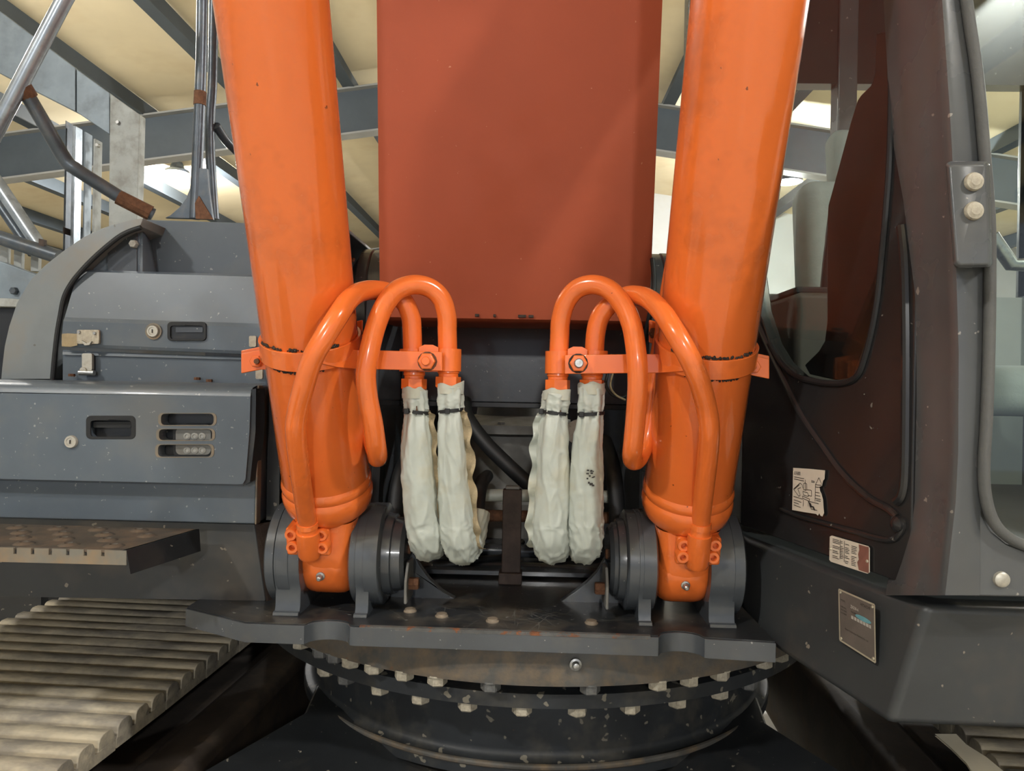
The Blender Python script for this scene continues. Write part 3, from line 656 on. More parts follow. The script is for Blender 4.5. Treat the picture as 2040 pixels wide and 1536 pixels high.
        sm.prism([(xm - .018, yc + fsgn * .012, zc - .021), (xm + .018, yc + fsgn * .012, zc - .021), (xm + .018, yc + fsgn * .012, zc + .024), (xm + .008, yc + fsgn * .012, zc + .029), (xm - .008, yc + fsgn * .012, zc + .029), (xm - .018, yc + fsgn * .012, zc + .024)], (0, fsgn * .012, 0))
        sm.build('pipe_saddle', 'orange', t, bevel=.0015)
    q = Pc(*D['bolt'], 1.375)
    MB().hexa(q, (0, -1, 0), .0165, .012).build('clamp_nut', 'orange', t, bevel=.001)
    MB().lathe(q - V((0, .012, 0)), (0, -1, 0), [(0, .0085), (.008, .0085), (.010, .007)], 14).build('bolt_end', 'orange' if sd < 0 else 'steel', t)
    MB().lathe(q + V((0, .001, 0)), (0, -1, 0), [(0, .0185), (.0015, .018)], 14).build('worn_ring', 'rust' if sd < 0 else 'grease', t)
    for nx, ny in D['nuts']:
        q = Pc(nx, ny, 1.415)
        MB().lathe(q + V((0, 0, .022)), (0, 0, -1), [(0, .0205), (.006, .021), (.008, .019), (.014, .019)], 20).build('pipe_collar', 'orange', t)
        MB().hexa(q + V((0, 0, .009)), (0, 0, -1), .0245, .022, ref=(1, .25, 0)).build('hose_nut', 'orange', t, bevel=.001)

# ================================================================== sheathed hoses
HOSES = [
 ('grey sheathed hose hanging leftmost of the four, beside left cylinder', [(826, 781, 24), (828, 798, 24), (829, 812, 22.5), (829, 820, 21), (829, 828, 23), (829, 860, 27), (829, 901, 31), (833, 945, 32.5), (838, 987, 33), (842, 1035, 32), (848, 1066, 31)], [(854, 1086, 1.475, 30), (860, 1076, 1.515, 29), (864, 1040, 1.545, 29), (866, 990, 1.56, 28)], 1, 'felt', 775),
 ('grey sheathed hose with wavy felt seam and folded tail, second from left', [(897, 772, 25), (897, 795, 25), (897, 810, 23.5), (897, 818, 21), (897, 826, 23), (898, 860, 26), (902, 901, 28.5), (903, 945, 30), (905, 987, 31), (908, 1035, 32), (912, 1068, 32)], [(920, 1092, 1.475, 30), (932, 1084, 1.515, 29), (944, 1050, 1.545, 28), (950, 1018, 1.56, 27)], 1, 'felt', 768),
 ('grey sheathed hose with stitched wavy edge left of the stained one', [(1109, 784, 26), (1107, 800, 26), (1105, 814, 24), (1104, 822, 22), (1104, 831, 24), (1102, 862, 28), (1101, 901, 30.5), (1101, 945, 32), (1099, 987, 33), (1096, 1035, 34), (1096, 1068, 34)], [(1098, 1090, 1.475, 32), (1102, 1082, 1.515, 29), (1106, 1045, 1.545, 29), (1108, 1000, 1.56, 28)], -1, 'vinyl', 776),
 ('grey sheathed hose with dark smudge, rightmost, beside right cylinder', [(1179, 773, 25.5), (1178, 800, 25), (1177, 815, 23.5), (1177, 824, 22), (1176, 833, 24), (1172, 862, 27), (1168, 901, 30), (1167, 945, 32.5), (1166, 987, 33.5), (1165, 1035, 34), (1165, 1068, 33)], [(1164, 1090, 1.475, 31), (1160, 1082, 1.515, 29), (1154, 1045, 1.545, 29), (1150, 1000, 1.56, 28)], 0, 'vinyl', 775)]
for hi, (lb, frontp, backp, flap, fmat, nuty) in enumerate(HOSES):
    base = Pc(backp[0][0], backp[0][1] + 30, 1.45)
    t = thing('sheathed_hose', lb, 'hose', base, 'sheathed hydraulic hoses')
    pts = []; rad = []
    for i, (x, y, hw) in enumerate(frontp):
        Y = 1.415 + .035 * max(0, (y - 860) / 210.0)
        pts.append(Pc(x, y, Y)); rad.append(hw * Y * KS / F)
    for x, y, Y, hw in backp:
        pts.append(Pc(x, y, Y)); rad.append(hw * 1.43 / F)
    ph = hi * 1.7
    def fold(tt, a, ph=ph, hi=hi):
        # pleats gathered at the tie fade down the sleeve; loose creases near the bend
        d = abs(tt - .205)
        pl = .15 * math.exp(-d * 8) * math.sin(7 * a + ph) + .07 * math.exp(-d * 4) * math.sin(4 * a + 2 * ph) + .035 * math.exp(-d * 12) * math.sin(13 * a)
        b = math.exp(-((tt - .77) / .12) ** 2)
        ca, sa = math.cos(a), math.sin(a)
        n1 = noise.noise(V((ca * 1.4 + hi * 5, sa * 1.4, tt * 7)))
        rid = 1 - 2.2 * abs(noise.noise(V((ca * 1.9 + hi * 3, sa * 1.9 + tt * 6, tt * 11 + 4))))
        rid2 = 1 - 2.2 * abs(noise.noise(V((ca * 1.5 + hi * 2 + 9, sa * 1.5, tt * 30))))
        return 1 + 1.25 * pl + .08 * n1 + (.075 + .07 * b) * max(0, rid) ** 2 + (.02 + .09 * b) * max(0, rid2) ** 2
    sl = MB().tube(pts, rad, 80, 12, cap=False, fn=fold)
    path, rr, TT = sl.path
    slv = sl.build('vinyl_sleeve', 'vinyl', t, ang=70)
    so = slv.modifiers.new('thick', 'SOLIDIFY'); so.thickness = .0012; so.offset = -1
    # flap along one side
    if flap:
        n = len(path); rows = []
        for i in range(int(n * .17), int(n * .80)):
            u_ = i / n; wv = (10 + 2.5 * math.sin(i * .33 + ph) + 6 * noise.noise(V((i * .11, hi, 0)))) * (min(1, (u_ - .17) * 9)) * .00098 + .004
            sdv = V((flap, -.10, 0)); yv = .008 * math.sin(i * .42 + ph)
            p0 = path[i] + V((flap * rr[i] * .90, -.004, 0)); p1 = p0 + sdv * wv * .55 + V((0, yv * .5, 0)); p2 = p0 + sdv * (wv + .002) + V((0, yv, 0))
            th = V((0, .0025, 0))
            rows.append([p0, p1, p2, p2 + th, p1 + th, p0 + th])
        MB().grid(rows, True).build('seam_flap', fmat, t, ang=60)
    # torn top collar lip
    top = []
    for j in range(29):
        a = 2 * math.pi * j / 28; r0 = rad[0] * (1.04 + .05 * math.sin(3 * a + ph)); hgt = .004 + .008 * (noise.noise(V((math.cos(a) * 1.5, math.sin(a) * 1.5, hi * 4))) + .5)
        c = pts[0]; dv = V((math.cos(a), math.sin(a), 0))
        top.append([c + dv * r0 - V((0, 0, .012)), c + dv * r0 * 1.03 + V((0, 0, hgt)), c + dv * (r0 * 1.03 - .002) + V((0, 0, hgt)), c + dv * (r0 - .002) - V((0, 0, .012))])
    MB().grid(top, True).build('sleeve_collar', 'vinyl', t, ang=60)
    # cable tie
    tp_ = pts[3]; ri = rad[3] * 1.10; tilt = (.10, -.12, .10, -.08)[hi]; rows = []
    for j in range(41):
        a = 2 * math.pi * j / 40; dv = V((math.cos(a), math.sin(a), -tilt * math.cos(a)))
        rows.append([tp_ + dv * ri * 1.0 - V((0, 0, .0032)), tp_ + dv * (ri + .0030) - V((0, 0, .0032)), tp_ + dv * (ri + .0030) + V((0, 0, .0032)), tp_ + dv * ri + V((0, 0, .0032))])
    tie = MB().grid(rows, True).build('cable_tie', 'rubber', t)
    ha = (235, 265, 205, 225)[hi]; dv = V((math.cos(math.radians(ha)), math.sin(math.radians(ha)), 0))
    hd = MB().box(tp_ + dv * (ri + .004) - V((0, 0, tilt * dv.x * ri)), (.009, .007, .010)); hd.build('tie_head', 'rubber', tie, bevel=.001)
    # bare hose inside
    MB().tube([Pc(frontp[0][0], nuty, 1.415), pts[0], pts[2], pts[4]], .0185, 20).build('braided_hose', 'hose_brown', t)
    e = pts[-1]; MB().tube([pts[-2], e, e + V((0, .05, .03)), e + V((0, .16, .04)), e + V((0, .35, .03))], .016, 14).build('rubber_hose', 'rubber', t)
    if hi == 3:
        rnd = random.Random(3); base_v = [V(v) for v in sl.v]; sm_ = MB()
        def near(px, py):
            best = None; dr_ = ray(px, py).normalized()
            for v in base_v:
                w_ = v - CAM; t_ = w_.dot(dr_); e_ = (w_ - dr_ * t_).length
                if e_ < .006 and (best is None or t_ < best[0]): best = (t_, v)
            return CAM + dr_ * (best[0] - .0018)
        for i in range(16):
            q = near(1175 + rnd.uniform(-9, 9), 952 + rnd.uniform(-16, 16)); a = rnd.uniform(.001, .0025); z_ = rnd.uniform(.0015, .004)
            sm_.box(q, (a * 2, .0006, z_))
        sm_.build('ink_smudge', 'ink', t)

# small wires by the right bracket plate
for pts, r, lb in (([(1213, 735, 1.80), (1207, 765, 1.78), (1218, 785, 1.76), (1240, 792, 1.76), (1252, 780, 1.78)], .004, 'loose black wire beside the right boom bracket'),
                   ([(1222, 740, 1.79), (1216, 768, 1.77), (1226, 786, 1.75), (1246, 797, 1.75)], .0025, 'thin pale wire beside the right boom bracket'),
                   ([(1300, 515, 1.66), (1303, 560, 1.65), (1300, 600, 1.64), (1292, 640, 1.65), (1284, 680, 1.68), (1282, 710, 1.72)], .006, 'black cable running down the boom side near right cylinder')):
    o = MB().tube([P(*p) for p in pts], r, 10).build('wire', 'felt' if 'pale' in lb else 'rubber'); o['label'] = lb; o['category'] = 'wire'

# ================================================================== left side: deck, tool cabinet, hood
LX = -1.75
dk = thing('left_deck', 'dark grey side deck beam under the tool cabinet', 'deck', (-1.1, 1.6, 1.16))
a0, a1 = P(508, 1052, 1.545), P(530, 1200, 1.545)
MB().prism([V((LX, 1.545, 1.345)), V((a0.x, 1.545, 1.342)), V((a1.x, 1.545, 1.178)), V((LX, 1.545, 1.165))], (0, 1.3, 0)).build('beam', 'deck_grey', dk, bevel=.004)
MB().bb((-3.2, 2.60, .88), (-1.05, 2.64, 1.2)).bb((-3.2, 2.60, .02), (-1.72, 2.64, .88)).build('rear_skirt', 'black', dk)
MB().prism([V((a0.x, 1.545, 1.342)), V((a0.x + .035, 1.60, 1.342)), V((a1.x + .03, 1.60, 1.178)), V((a1.x, 1.545, 1.178))], (.004, .004, 0)).build('end_plate', 'rusty_brown', dk)

st = thing('step_plate', 'grey folding step with anti-slip dimples beneath the tool cabinet', 'step', P(200, 1125, 1.4))
ZS = 1.338
sb = [PZ(26, 1044, ZS), PZ(397, 1054, ZS), PZ(252, 1096, ZS), V((LX, PZ(0, 1084, ZS).y, ZS)), V((LX, PZ(26, 1044, ZS).y, ZS))]
MB().prism(sb, (0, 0, -.006)).build('tread', 'tread', st, bevel=.001)
fl_ = sb[2]; zl = P(251, 1126, fl_.y).z
# toothed front lip
xr_, yl = fl_.x, fl_.y
lip = [V((xr_, yl, ZS)), V((xr_, yl, zl)), V((LX, yl, zl)), V((LX, yl, ZS))]
x = LX; pts_ = []
px = [a for a in (30, 65, 100, 132, 170, 203, 240)]
pts_ = []
for i, a in enumerate([-320 + 35 * k for k in range(17)]):
    if a > 235: break
    xx = P(a, 1100, yl).x
    pts_ += [V((xx - .003, yl, ZS - .001)), V((xx - .003, yl, ZS - .012)), V((xx + .003, yl, ZS - .012)), V((xx + .003, yl, ZS - .001))]
MB().prism([V((LX, yl, zl)), V((LX, yl, ZS - .001))] + pts_ + [V((xr_, yl, ZS - .001)), V((xr_, yl, zl))], (0, .004, 0)).build('toothed_lip', 'grey_edge', st)
e0, e1_, e2_ = sb[1], sb[2], P(260, 1144, yl + .004)
MB().prism([e0, e1_, e2_, P(400, 1098, e0.y)], (-.006, 0, 0)).build('end_gusset', 'black', st)
random.seed(11)
for r_ in range(4):
    for c_ in range(12):
        xx = sb[2].x - .04 - c_ * .085 + (.0, .045, .012, .055)[r_]; yy = lerp(sb[2].y + .03, sb[1].y - .03, r_ / 3)
        if xx < LX + .05 or xx > lerp(sb[2].x, sb[1].x, r_ / 3) - .03: continue
        MB().lathe((xx, yy, ZS), (0, 0, 1), [(0, .019), (.002, .016), (.004, .011), (.004, .008), (.001, .006)], 14).build('tread_dimple', 'tread', st)

cab_ = thing('tool_cabinet', 'grey tool cabinet with slotted door and work light above the step', 'cabinet', (-1.1, 1.65, 1.345))
YB, YD = 1.520, 1.482
b0_, b1_ = P(509, 1050, YB), P(528, 792, YB)
zt = P(300, 800, YB).z
MB().bb((LX, YB, 1.347), (P(509, 1000, YB).x, 2.2, 1.64)).build('body', 'grey', cab_, bevel=.004)
MB().bb((P(509, 1000, YB).x, YB - .004, 1.347), (P(513, 1000, YB).x, YB + .02, 1.64)).build('corner_strip', 'grey_edge', cab_, bevel=.002)
MB().bb((P(514, 1000, YB).x, YB + .05, 1.347), (P(540, 1000, YB).x, 2.2, 1.63)).build('end_recess', 'black', cab_)
def dp(x, y): return P(x, y, YD)
slots = [rrect(321, 824, 426, 847, 8), rrect(317, 855, 423, 877, 8), rrect(315, 886, 421, 910, 8)]
recess = rrect(174, 831, 267, 872, 8)
outer = [dp(499, 790), dp(497, 860), dp(489, 955), dp(484, 964), dp(474, 965), dp(0, 954), V((LX, YD, dp(-300, 945).z)), V((LX, YD, dp(-300, 778).z)), dp(0, 783)]
drm = MB().prism(outer, (0, .028, 0), [[dp(*p) for p in s] for s in slots] + [[dp(*p) for p in recess]])
# rolled top edge
ztop = dp(250, 787).z
rows = []
for yy, dz in ((0, 0), (.003, .010), (.012, .018), (.028, .022), (.085, .027)):
    zl_, zr_ = dp(0, 783).z, dp(499, 790).z
    rows.append([V((LX, YD + yy, zl_ + dz)), V((dp(499, 790).x, YD + yy, zr_ + dz))])
drm.grid(rows)
dr = drm.build('door', 'grey', cab_, ang=40)
MB().prism([P(x, y, YD + .004) for x, y in [(500, 776), (510, 774), (509, 860), (498, 960), (484, 968), (489, 955), (497, 860)]], (0, .05, 0)).build('door_return', 'black', dr)
# worn rust frame lines round the slots
for s_ in slots + [rrect(309, 817, 432, 917, 10)]:
    pass
def ring_strip(loop, Y, w_, name, mt, parent, th=.0012):
    pts2 = [P(*p, Y) for p in loop]; c = sum(pts2, V()) / len(pts2)
    out = [p + (p - c).normalized() * w_ for p in pts2]
    MB().prism(out, (0, -th, 0), [pts2]).build(name, mt, parent)
for s_ in slots: ring_strip(s_, YD - .0002, .006, 'slot_edge', 'grey_edge', dr, .0008)
hr = MB().prism([P(*p, YD - .001) for p in rrect(171, 828, 270, 875, 10)], (0, .004, 0), [[P(*p, YD - .001) for p in rrect(180, 838, 261, 870, 6)]]).build('handle_bezel', 'rubber', dr, bevel=.001)
MB().prism([P(*p, YD + .026) for p in rrect(172, 829, 269, 874, 6)], (0, .003, 0)).build('handle_recess', 'black', dr)
MB().prism([P(*p, YD + .010) for p in rrect(186, 840, 261, 852, 3)], (0, .006, 0)).build('handle_grip', 'rubber', dr)
def lock(px, py, Y, parent):
    q = P(px, py, Y)
    MB().lathe(q + V((0, .002, 0)), (0, -1, 0), [(0, .0135), (.005, .0135), (.008, .012), (.008, .0085), (.007, .008)], 28).build('lock', 'zinc', parent)
    MB().box(q - V((0, .0062, 0)), (.002, .001, .008)).build('keyhole', 'ink', parent)
lock(143, 880, YD, dr)
MB().bb(P(318, 820, YB - .008), P(432, 918, YB - .002)).build('light_recess', 'black', cab_)
wl = MB().prism([P(*p, YD + .012) for p in rrect(344, 845, 424, 912, 14)], (0, .020, 0)).build('work_light', 'rubber', cab_, bevel=.002)
MB().prism([P(*p, YD + .010) for p in rrect(350, 852, 420, 906, 10)], (0, .003, 0)).build('lens', 'motor_grey', wl)
for cx_ in (373, 388, 403):
    for cy_ in (869, 897):
        MB().lathe(P(cx_, cy_, YD + .010), (0, -1, 0), [(0, .0075), (.001, .0075), (.003, .004), (.0015, .003)], 16).build('led', 'led', wl)

hd_ = thing('engine_hood', 'grey engine hood with curved side fascia and latched toolbox door', 'hood', (-1.0, 1.75, 1.64))
# curved fascia
outl = [(2, 755), (4, 732), (9, 690), (18, 650), (33, 605), (53, 570), (62, 556), (90, 528), (126, 500), (165, 473), (200, 456), (235, 444), (262, 438), (285, 435)]
inl = [(279, 451), (258, 458), (235, 470), (205, 494), (182, 515), (160, 538), (141, 562), (126, 591), (118, 630), (112, 665), (107, 710), (103, 755)]
YH = 1.60
MB().prism([P(*p, YH) for p in outl + inl], (0, .75, 0)).build('side_fascia', 'lit_grey_dirty', hd_, bevel=.03, seg=5)
MB().tube([P(x + 2, y + 2, YH - .004) for x, y in inl], .0055, 10).build('fascia_seal', 'rubber', hd_)
# toolbox door: sloping upper half, upright lower half
def dpt(x, y, Y): return P(x, y, Y)
rows = []
for (xl_, yl_), (xr2, yr2), Y in (((160, 537), (560, 549), 1.625), ((155, 541), (560, 553), 1.608), ((129, 632), (560, 646), 1.588), ((126, 640), (560, 654), 1.582), ((122, 684), (560, 702), 1.582), ((126, 691), (560, 708), 1.586)):
    rows.append([P(lerp(xl_, xr2, k_ / 6), lerp(yl_, yr2, k_ / 6), Y) for k_ in range(7)])
tb = MB().grid(rows)
tb.grid([[p + V((0, .02, 0)) for p in r_] for r_ in rows]); tb.grid([rows[-1], [p + V((0, .02, 0)) for p in rows[-1]]]); tb.grid([[r_[0] for r_ in rows], [r_[0] + V((0, .02, 0)) for r_ in rows]])
tbd = tb.build('toolbox_door', 'grey', hd_, ang=14)
YL = 1.580
lock(306, 660, YL, tbd)
ring_strip([(306 + 13 * math.cos(a * .3927), 660 + 13 * math.sin(a * .3927)) for a in range(16)], YL, .004, 'lock_bezel', 'grey_edge', tbd)
MB().prism([P(*p, YL - .003) for p in rrect(333, 641, 410, 679, 8)], (0, .006, 0), [[P(*p, YL - .003) for p in rrect(339, 649, 405, 675, 5)]]).build('handle_bezel', 'rubber', tbd, bevel=.001)
MB().prism([P(*p, YL + .0008) for p in rrect(335, 643, 408, 677, 5)], (0, .001, 0)).build('handle_recess', 'black', tbd)
MB().prism([P(*p, YL - .0015) for p in rrect(350, 652, 404, 662, 2)], (0, .003, 0)).build('handle_grip', 'frame_grey', tbd)
# latch plate with bare primer patch
MB().prism([P(*p, YL - .0006) for p in [(123, 665), (135, 664), (153, 665), (154, 688), (140, 691), (123, 690)]], (0, .001, 0)).build('bare_patch', 'felt', tbd)
lt = MB().prism([P(*p, YL - .006) for p in rrect(153, 657, 197, 685, 3)], (0, .006, 0)).build('latch_plate', 'bolt_old', tbd, bevel=.001)
for x_, y_ in ((158, 662), (189, 664)): MB().lathe(P(x_, y_, YL - .006), (0, -1, 0), [(0, .004), (.003, .003)], 10).build('rivet', 'steel', lt)
MB().prism([P(*p, YL - .012) for p in [(162, 678), (172, 684), (182, 680), (178, 687), (168, 688)]], (0, .008, 0)).build('latch_hook', 'zinc', lt)
# lower fixed panel with toggle latch
MB().prism([P(124, 697, 1.60), P(560, 716, 1.60), P(560, 775, 1.60), P(124, 765, 1.60)], (0, .03, 0)).build('lower_panel', 'grey', hd_, bevel=.002)
MB().prism([P(124, 700, 1.598), P(560, 713, 1.598), P(560, 719, 1.594), P(124, 707, 1.594)], (0, .01, 0)).build('panel_lip', 'grey', hd_, bevel=.001)
tl = MB().prism([P(*p, 1.584) for p in rrect(163, 704, 183, 738, 3)], (0, .008, 0)).build('toggle_latch', 'zinc', hd_, bevel=.0015)
MB().tube([P(158, 742, 1.584), P(188, 743, 1.584)], .006, 12, smooth=False).build('latch_spring', 'steel', tl)
MB().lathe(P(169, 738, 1.588), (0, -1, 0), [(0, .008), (.008, .007)], 16).build('latch_knob', 'zinc', tl)
for x_, y_ in ((143, 750), (393, 757), (417, 761)): MB().hexa(P(x_, y_, 1.585), (0, 0, 1), .007, .006).build('rusty_bolt', 'rust', hd_)
for x_, y_ in ((503, 681), (516, 745)): MB().prism([P(*p, YL - .004) for p in rrect(x_ - 7, y_ - 12, x_ + 7, y_ + 10, 3)], (0, .006, 0)).build('latch_tab', 'bolt_old', hd_)
# inner compartment: back panel, side panel, return
MB().prism([P(283, 437, 1.70), P(684, 450, 1.70), P(684, 600, 1.70), P(276, 590, 1.70)], (0, .03, 0)).build('back_panel', 'grey', hd_, bevel=.004)
MB().prism([P(279, 449, 1.635), P(236, 468, 1.635), P(160, 532, 1.635), P(140, 600, 1.635), P(278, 600, 1.635)], (0, .02, 0)).build('side_panel', 'grey', hd_, bevel=.002)
MB().prism([P(272, 462, 1.63), P(242, 475, 1.63), P(214, 502, 1.63), P(214, 600, 1.63), P(272, 600, 1.63)], (0, .01, 0)).build('access_cover', 'frame_grey', hd_, bevel=.001)
MB().prism([P(279, 452, 1.635), P(287, 440, 1.70), P(318, 600, 1.70), P(279, 600, 1.635)], (.006, 0, 0)).build('return_panel', 'grey', hd_)
q = P(269, 487, 1.628); MB().hexa(q, (0, -1, 0), .0095, .012).build('bolt', 'zinc', hd_)
zt_ = P(400, 441, 1.70).z
MB().bb((P(285, 437, 1.71).x, 1.705, zt_ - .012), (P(684, 450, 1.70).x, 2.3, zt_ - .002)).build('top_panel', 'grey', hd_, bevel=.003)
MB().bb((LX + .05, 1.66, 1.64), (-.44, 2.6, 1.70)).build('base_tray', 'black', hd_)

# guard rail on the hood
rl = thing('guard_rail', 'grey tubular guard rail standing on the engine hood', 'railing', P(390, 436, 1.95))
MB().tube([P(300, -250, 1.75), P(200, -126, 1.75), P(128, 0, 1.75), P(64, 122, 1.75), P(0, 245, 1.75), P(-90, 415, 1.75)], .0185, 22, smooth=False).build('rail_tube', 'rail_steel', rl)
MB().tube([P(48, 178, 1.765), P(90, 250, 1.80), P(130, 318, 1.84), P(150, 336, 1.85), P(190, 362, 1.88), P(252, 400, 1.92), P(305, 428, 1.95)], .0175, 18).build('brace_tube', 'rail_dark', rl)
MB().tube([P(43, 168, 1.755), P(58, 194, 1.775)], [.020, .021], 14, smooth=False).build('rusty_weld', 'rust', rl)
MB().tube([P(235, 392, 1.91), P(300, 425, 1.948)], [.020, .021], 10, smooth=False).build('rusty_weld', 'rust', rl)
MB().tube([P(402, -120, 2.0), P(403, 0, 2.0), P(400, 150, 2.0), P(395, 280, 2.0), P(388, 436, 2.0)], .0150, 18).build('upright_tube', 'rail_dark', rl)
MB().tube([P(399, 183, 2.0), P(398, 210, 2.0)], .0165, 16, smooth=False).build('rusty_weld', 'rust', rl)
MB().tube([P(428, -100, 2.1), P(425, 60, 2.1), P(423, 170, 2.1), P(419, 230, 2.1), P(419, 300, 2.1), P(422, 360, 2.1), P(427, 437, 2.1)], .0135, 16).build('upright_tube', 'rail_dark', rl)
MB().prism([P(*p, 1.99) for p in [(328, 434), (340, 428), (356, 414), (370, 396), (380, 370), (384, 335), (412, 335), (416, 380), (424, 437)]], (0, .012, 0)).build('foot_gusset', 'rail_dark', rl, bevel=.002)
MB().prism([P(*p, 1.985) for p in [(390, 436), (388, 405), (396, 390), (420, 430), (424, 437)]], (0, .005, 0)).build('rust_patch', 'rust', rl)
MB().tube([P(430, 250, 2.1), P(450, 280, 2.15), P(475, 305, 2.2)], .013, 12).build('back_brace', 'rail_dark', rl)

# neighbouring machine at far left
ms = thing('steel_mast', 'galvanised steel mast with overhead beam behind the guard rail', 'mast', P(245, 500, 3.6))
MB().prism([P(*p, 3.6) for p in [(-200, -120), (0, 22), (150, 135), (150, 222), (0, 146), (-200, 40)]], (0, .06, 0)).build('beam_plate', 'galv', ms, bevel=.004)
MB().prism([P(*p, 3.6) for p in [(152, 137), (218, 185), (218, 268), (152, 223)]], (0, .06, 0)).build('beam_plate', 'galv', ms, bevel=.004)
MB().prism([P(*p, 3.58) for p in [(219, 186), (278, 228), (272, 470), (268, 1435), (205, 1435)]], (0, .06, 0)).build('column_plate', 'galv_pale', ms, bevel=.004)
for (x0, x1, y0, y1, mt) in ((130, 143, 240, 520, 'rail_dark'), (144, 162, 250, 520, 'rail_steel'), (168, 182, 262, 520, 'galv'), (186, 202, 276, 520, 'galv_pale')):
    MB().bb(P(x0, y0, 3.62), V((P(x1 - 2, y1, 3.68).x, 3.68, 0))).build('mast_rail', mt, ms, bevel=.003)
MB().lathe(P(235, 244, 3.575), (0, -1, 0), [(0, .010), (.008, .008)], 12).build('bolt', 'steel', ms)
MB().lathe(P(197, 291, 3.6), (0, -1, 0), [(0, .010), (.02, .008)], 12).build('bolt', 'steel', ms)
MB().bb(P(126, 452, 3.58), P(140, 470, 3.64)).build('stop_block', 'rusty_brown', ms, bevel=.003)
gd = thing('neighbour_guard', 'grey guard bars and plate of neighbouring machine at left edge', 'guard', P(30, 620, 3.0))
MB().tube([P(-180, 125, 3.0), P(0, 372, 3.0), P(80, 492, 3.0)], .028, 14, smooth=False).build('diagonal_bar', 'rail_steel', gd)
MB().tube([P(-180, 150, 3.05), P(0, 408, 3.05), P(66, 505, 3.05)], .022, 14, smooth=False).build('diagonal_bar', 'rail_dark', gd)
MB().tube([P(-380, 330, 2.95), P(0, 474, 2.95), P(118, 512, 2.95)], .030, 14, smooth=False).build('cross_bar', 'rail_dark', gd)
for x_ in (0, 28, 62): MB().prism([P(x_, 490, 3.05), P(x_ + 15, 494, 3.05), P(x_ + 14, 540, 3.05), P(x_ - 1, 540, 3.05)], (0, .02, 0)).build('upright_slat', 'galv_pale', gd)
MB().prism([P(-400, 460, 3.0), P(0, 520, 3.0), P(75, 548, 3.0), P(45, 600, 3.0), P(-400, 580, 3.0)], (0, .05, 0)).build('side_plate', 'galv', gd, bevel=.004)
MB().prism([P(-400, 570, 2.98), P(45, 596, 2.98), P(40, 612, 2.98), P(-400, 600, 2.98)], (0, .08, 0)).build('ledge', 'galv_pale', gd, bevel=.004)
MB().prism([P(-400, 596, 3.02), P(60, 612, 3.02), P(60, 1556, 3.02), P(-400, 1540, 3.02)], (0, .4, 0)).build('dark_body', 'black', gd)
MB().hexa(P(31, 580, 3.0), (0, -1, 0), .016, .02).build('bolt', 'rail_dark', gd)
for x_, y_ in ((82, 483),): MB().prism([P(x_ - 5, y_ - 8, 2.93), P(x_ + 5, y_ - 6, 2.93), P(x_ + 5, y_ + 8, 2.93), P(x_ - 5, y_ + 6, 2.93)], (0, .02, 0)).build('small_tab', 'rusty_brown', gd)

# ================================================================== right side: cab deck box and cab
ZD0, ZD1 = 1.15, 1.345
G1 = PZ(1490, 1062, ZD1); G2 = PZ(1838, 1194, ZD1)
db = thing('cab_deck_box', 'dark grey deck box with nameplate beneath the cab', 'deck', (.9, 1.3, ZD0))
lo = [PZ(1545, 1294, ZD0), PZ(1770, 1444, ZD0), V((1.75, PZ(2040, 1468, ZD0).y, ZD0)), V((1.75, 2.6, ZD0)), V((PZ(1545, 1294, ZD0).x, 2.6, ZD0))]
hi_ = [G1.copy(), PZ(1846, 1200, ZD1 - .005), V((1.75, PZ(2040, 1214, ZD1).y, ZD1 - .010)), V((1.75, 2.6, ZD1 - .010)), V((G1.x, 2.6, ZD1 - .010))]
hi_[0].z -= .010; hi_[1].z -= .005
bx_ = MB().grid([lo, hi_], True); bx_.f.append([0, 1, 2, 3, 4]); bx_.f.append([5, 6, 7, 8, 9])
bx_.build('box', 'deck_grey', db, bevel=.012, seg=4)
wd = (G2 - G1); wd.z = 0; wd.normalize(); WN = V((wd.y, -wd.x, 0))
if WN.dot(CAM - G1) < 0: WN = -WN
def W(px, py, off=0.):
    o = G1 + WN * off; d = ray(px, py); return CAM + d * ((o - CAM).dot(WN) / d.dot(WN))
# deck face plane for the nameplate (leaning face)
n_dk = (lo[1] - lo[0]).cross(hi_[0] - lo[0]).normalized()
if n_dk.dot(CAM - lo[0]) < 0: n_dk = -n_dk
def DK(px, py, off=.001):
    o = lo[0] + n_dk * off; d = ray(px, py); return CAM + d * ((o - CAM).dot(n_dk) / d.dot(n_dk))

def text_into(mb, s, org, ex, ey, height, width=None, depth=None):
    cu = bpy.data.curves.new('tmp_text', 'FONT'); cu.body = s; cu.size = 1; cu.resolution_u = 2
    ob = bpy.data.objects.new('tmp_text', cu); COL.objects.link(ob)
    bpy.context.view_layer.update()
    me = bpy.data.meshes.new_from_object(ob)
    if len(me.vertices):
        xs = [v.co.x for v in me.vertices]; ys = [v.co.y for v in me.vertices]
        x0, x1, y0, y1 = min(xs), max(xs), min(ys), max(ys)
        sy = height / max(.001, (y1 - y0)); sx = (width / max(.001, (x1 - x0))) if width else sy
        mb.add([org + ex * ((v.co.x - x0) * sx) + ey * ((v.co.y - y0) * sy) for v in me.vertices], [list(p.vertices) for p in me.polygons])
    bpy.data.objects.remove(ob); bpy.data.curves.remove(cu); bpy.data.meshes.remove(me)
def quad_uv(c00, c10, c01, c11):          # bottom-left, bottom-right, top-left, top-right
    return lambda u, v: c00.lerp(c10, u).lerp(c01.lerp(c11, u), v)
def strokes(mb, uv, lines, wd_, n):
    for ln in lines:
        for (u0, v0), (u1, v1) in zip(ln, ln[1:]):
            a, b = uv(u0, v0), uv(u1, v1); d = (b - a)
            if d.length < 1e-6: continue
            s_ = d.cross(n).normalized() * wd_ / 2
            mb.add([a - s_, b - s_, b + s_, a + s_], [[0, 1, 2, 3]])
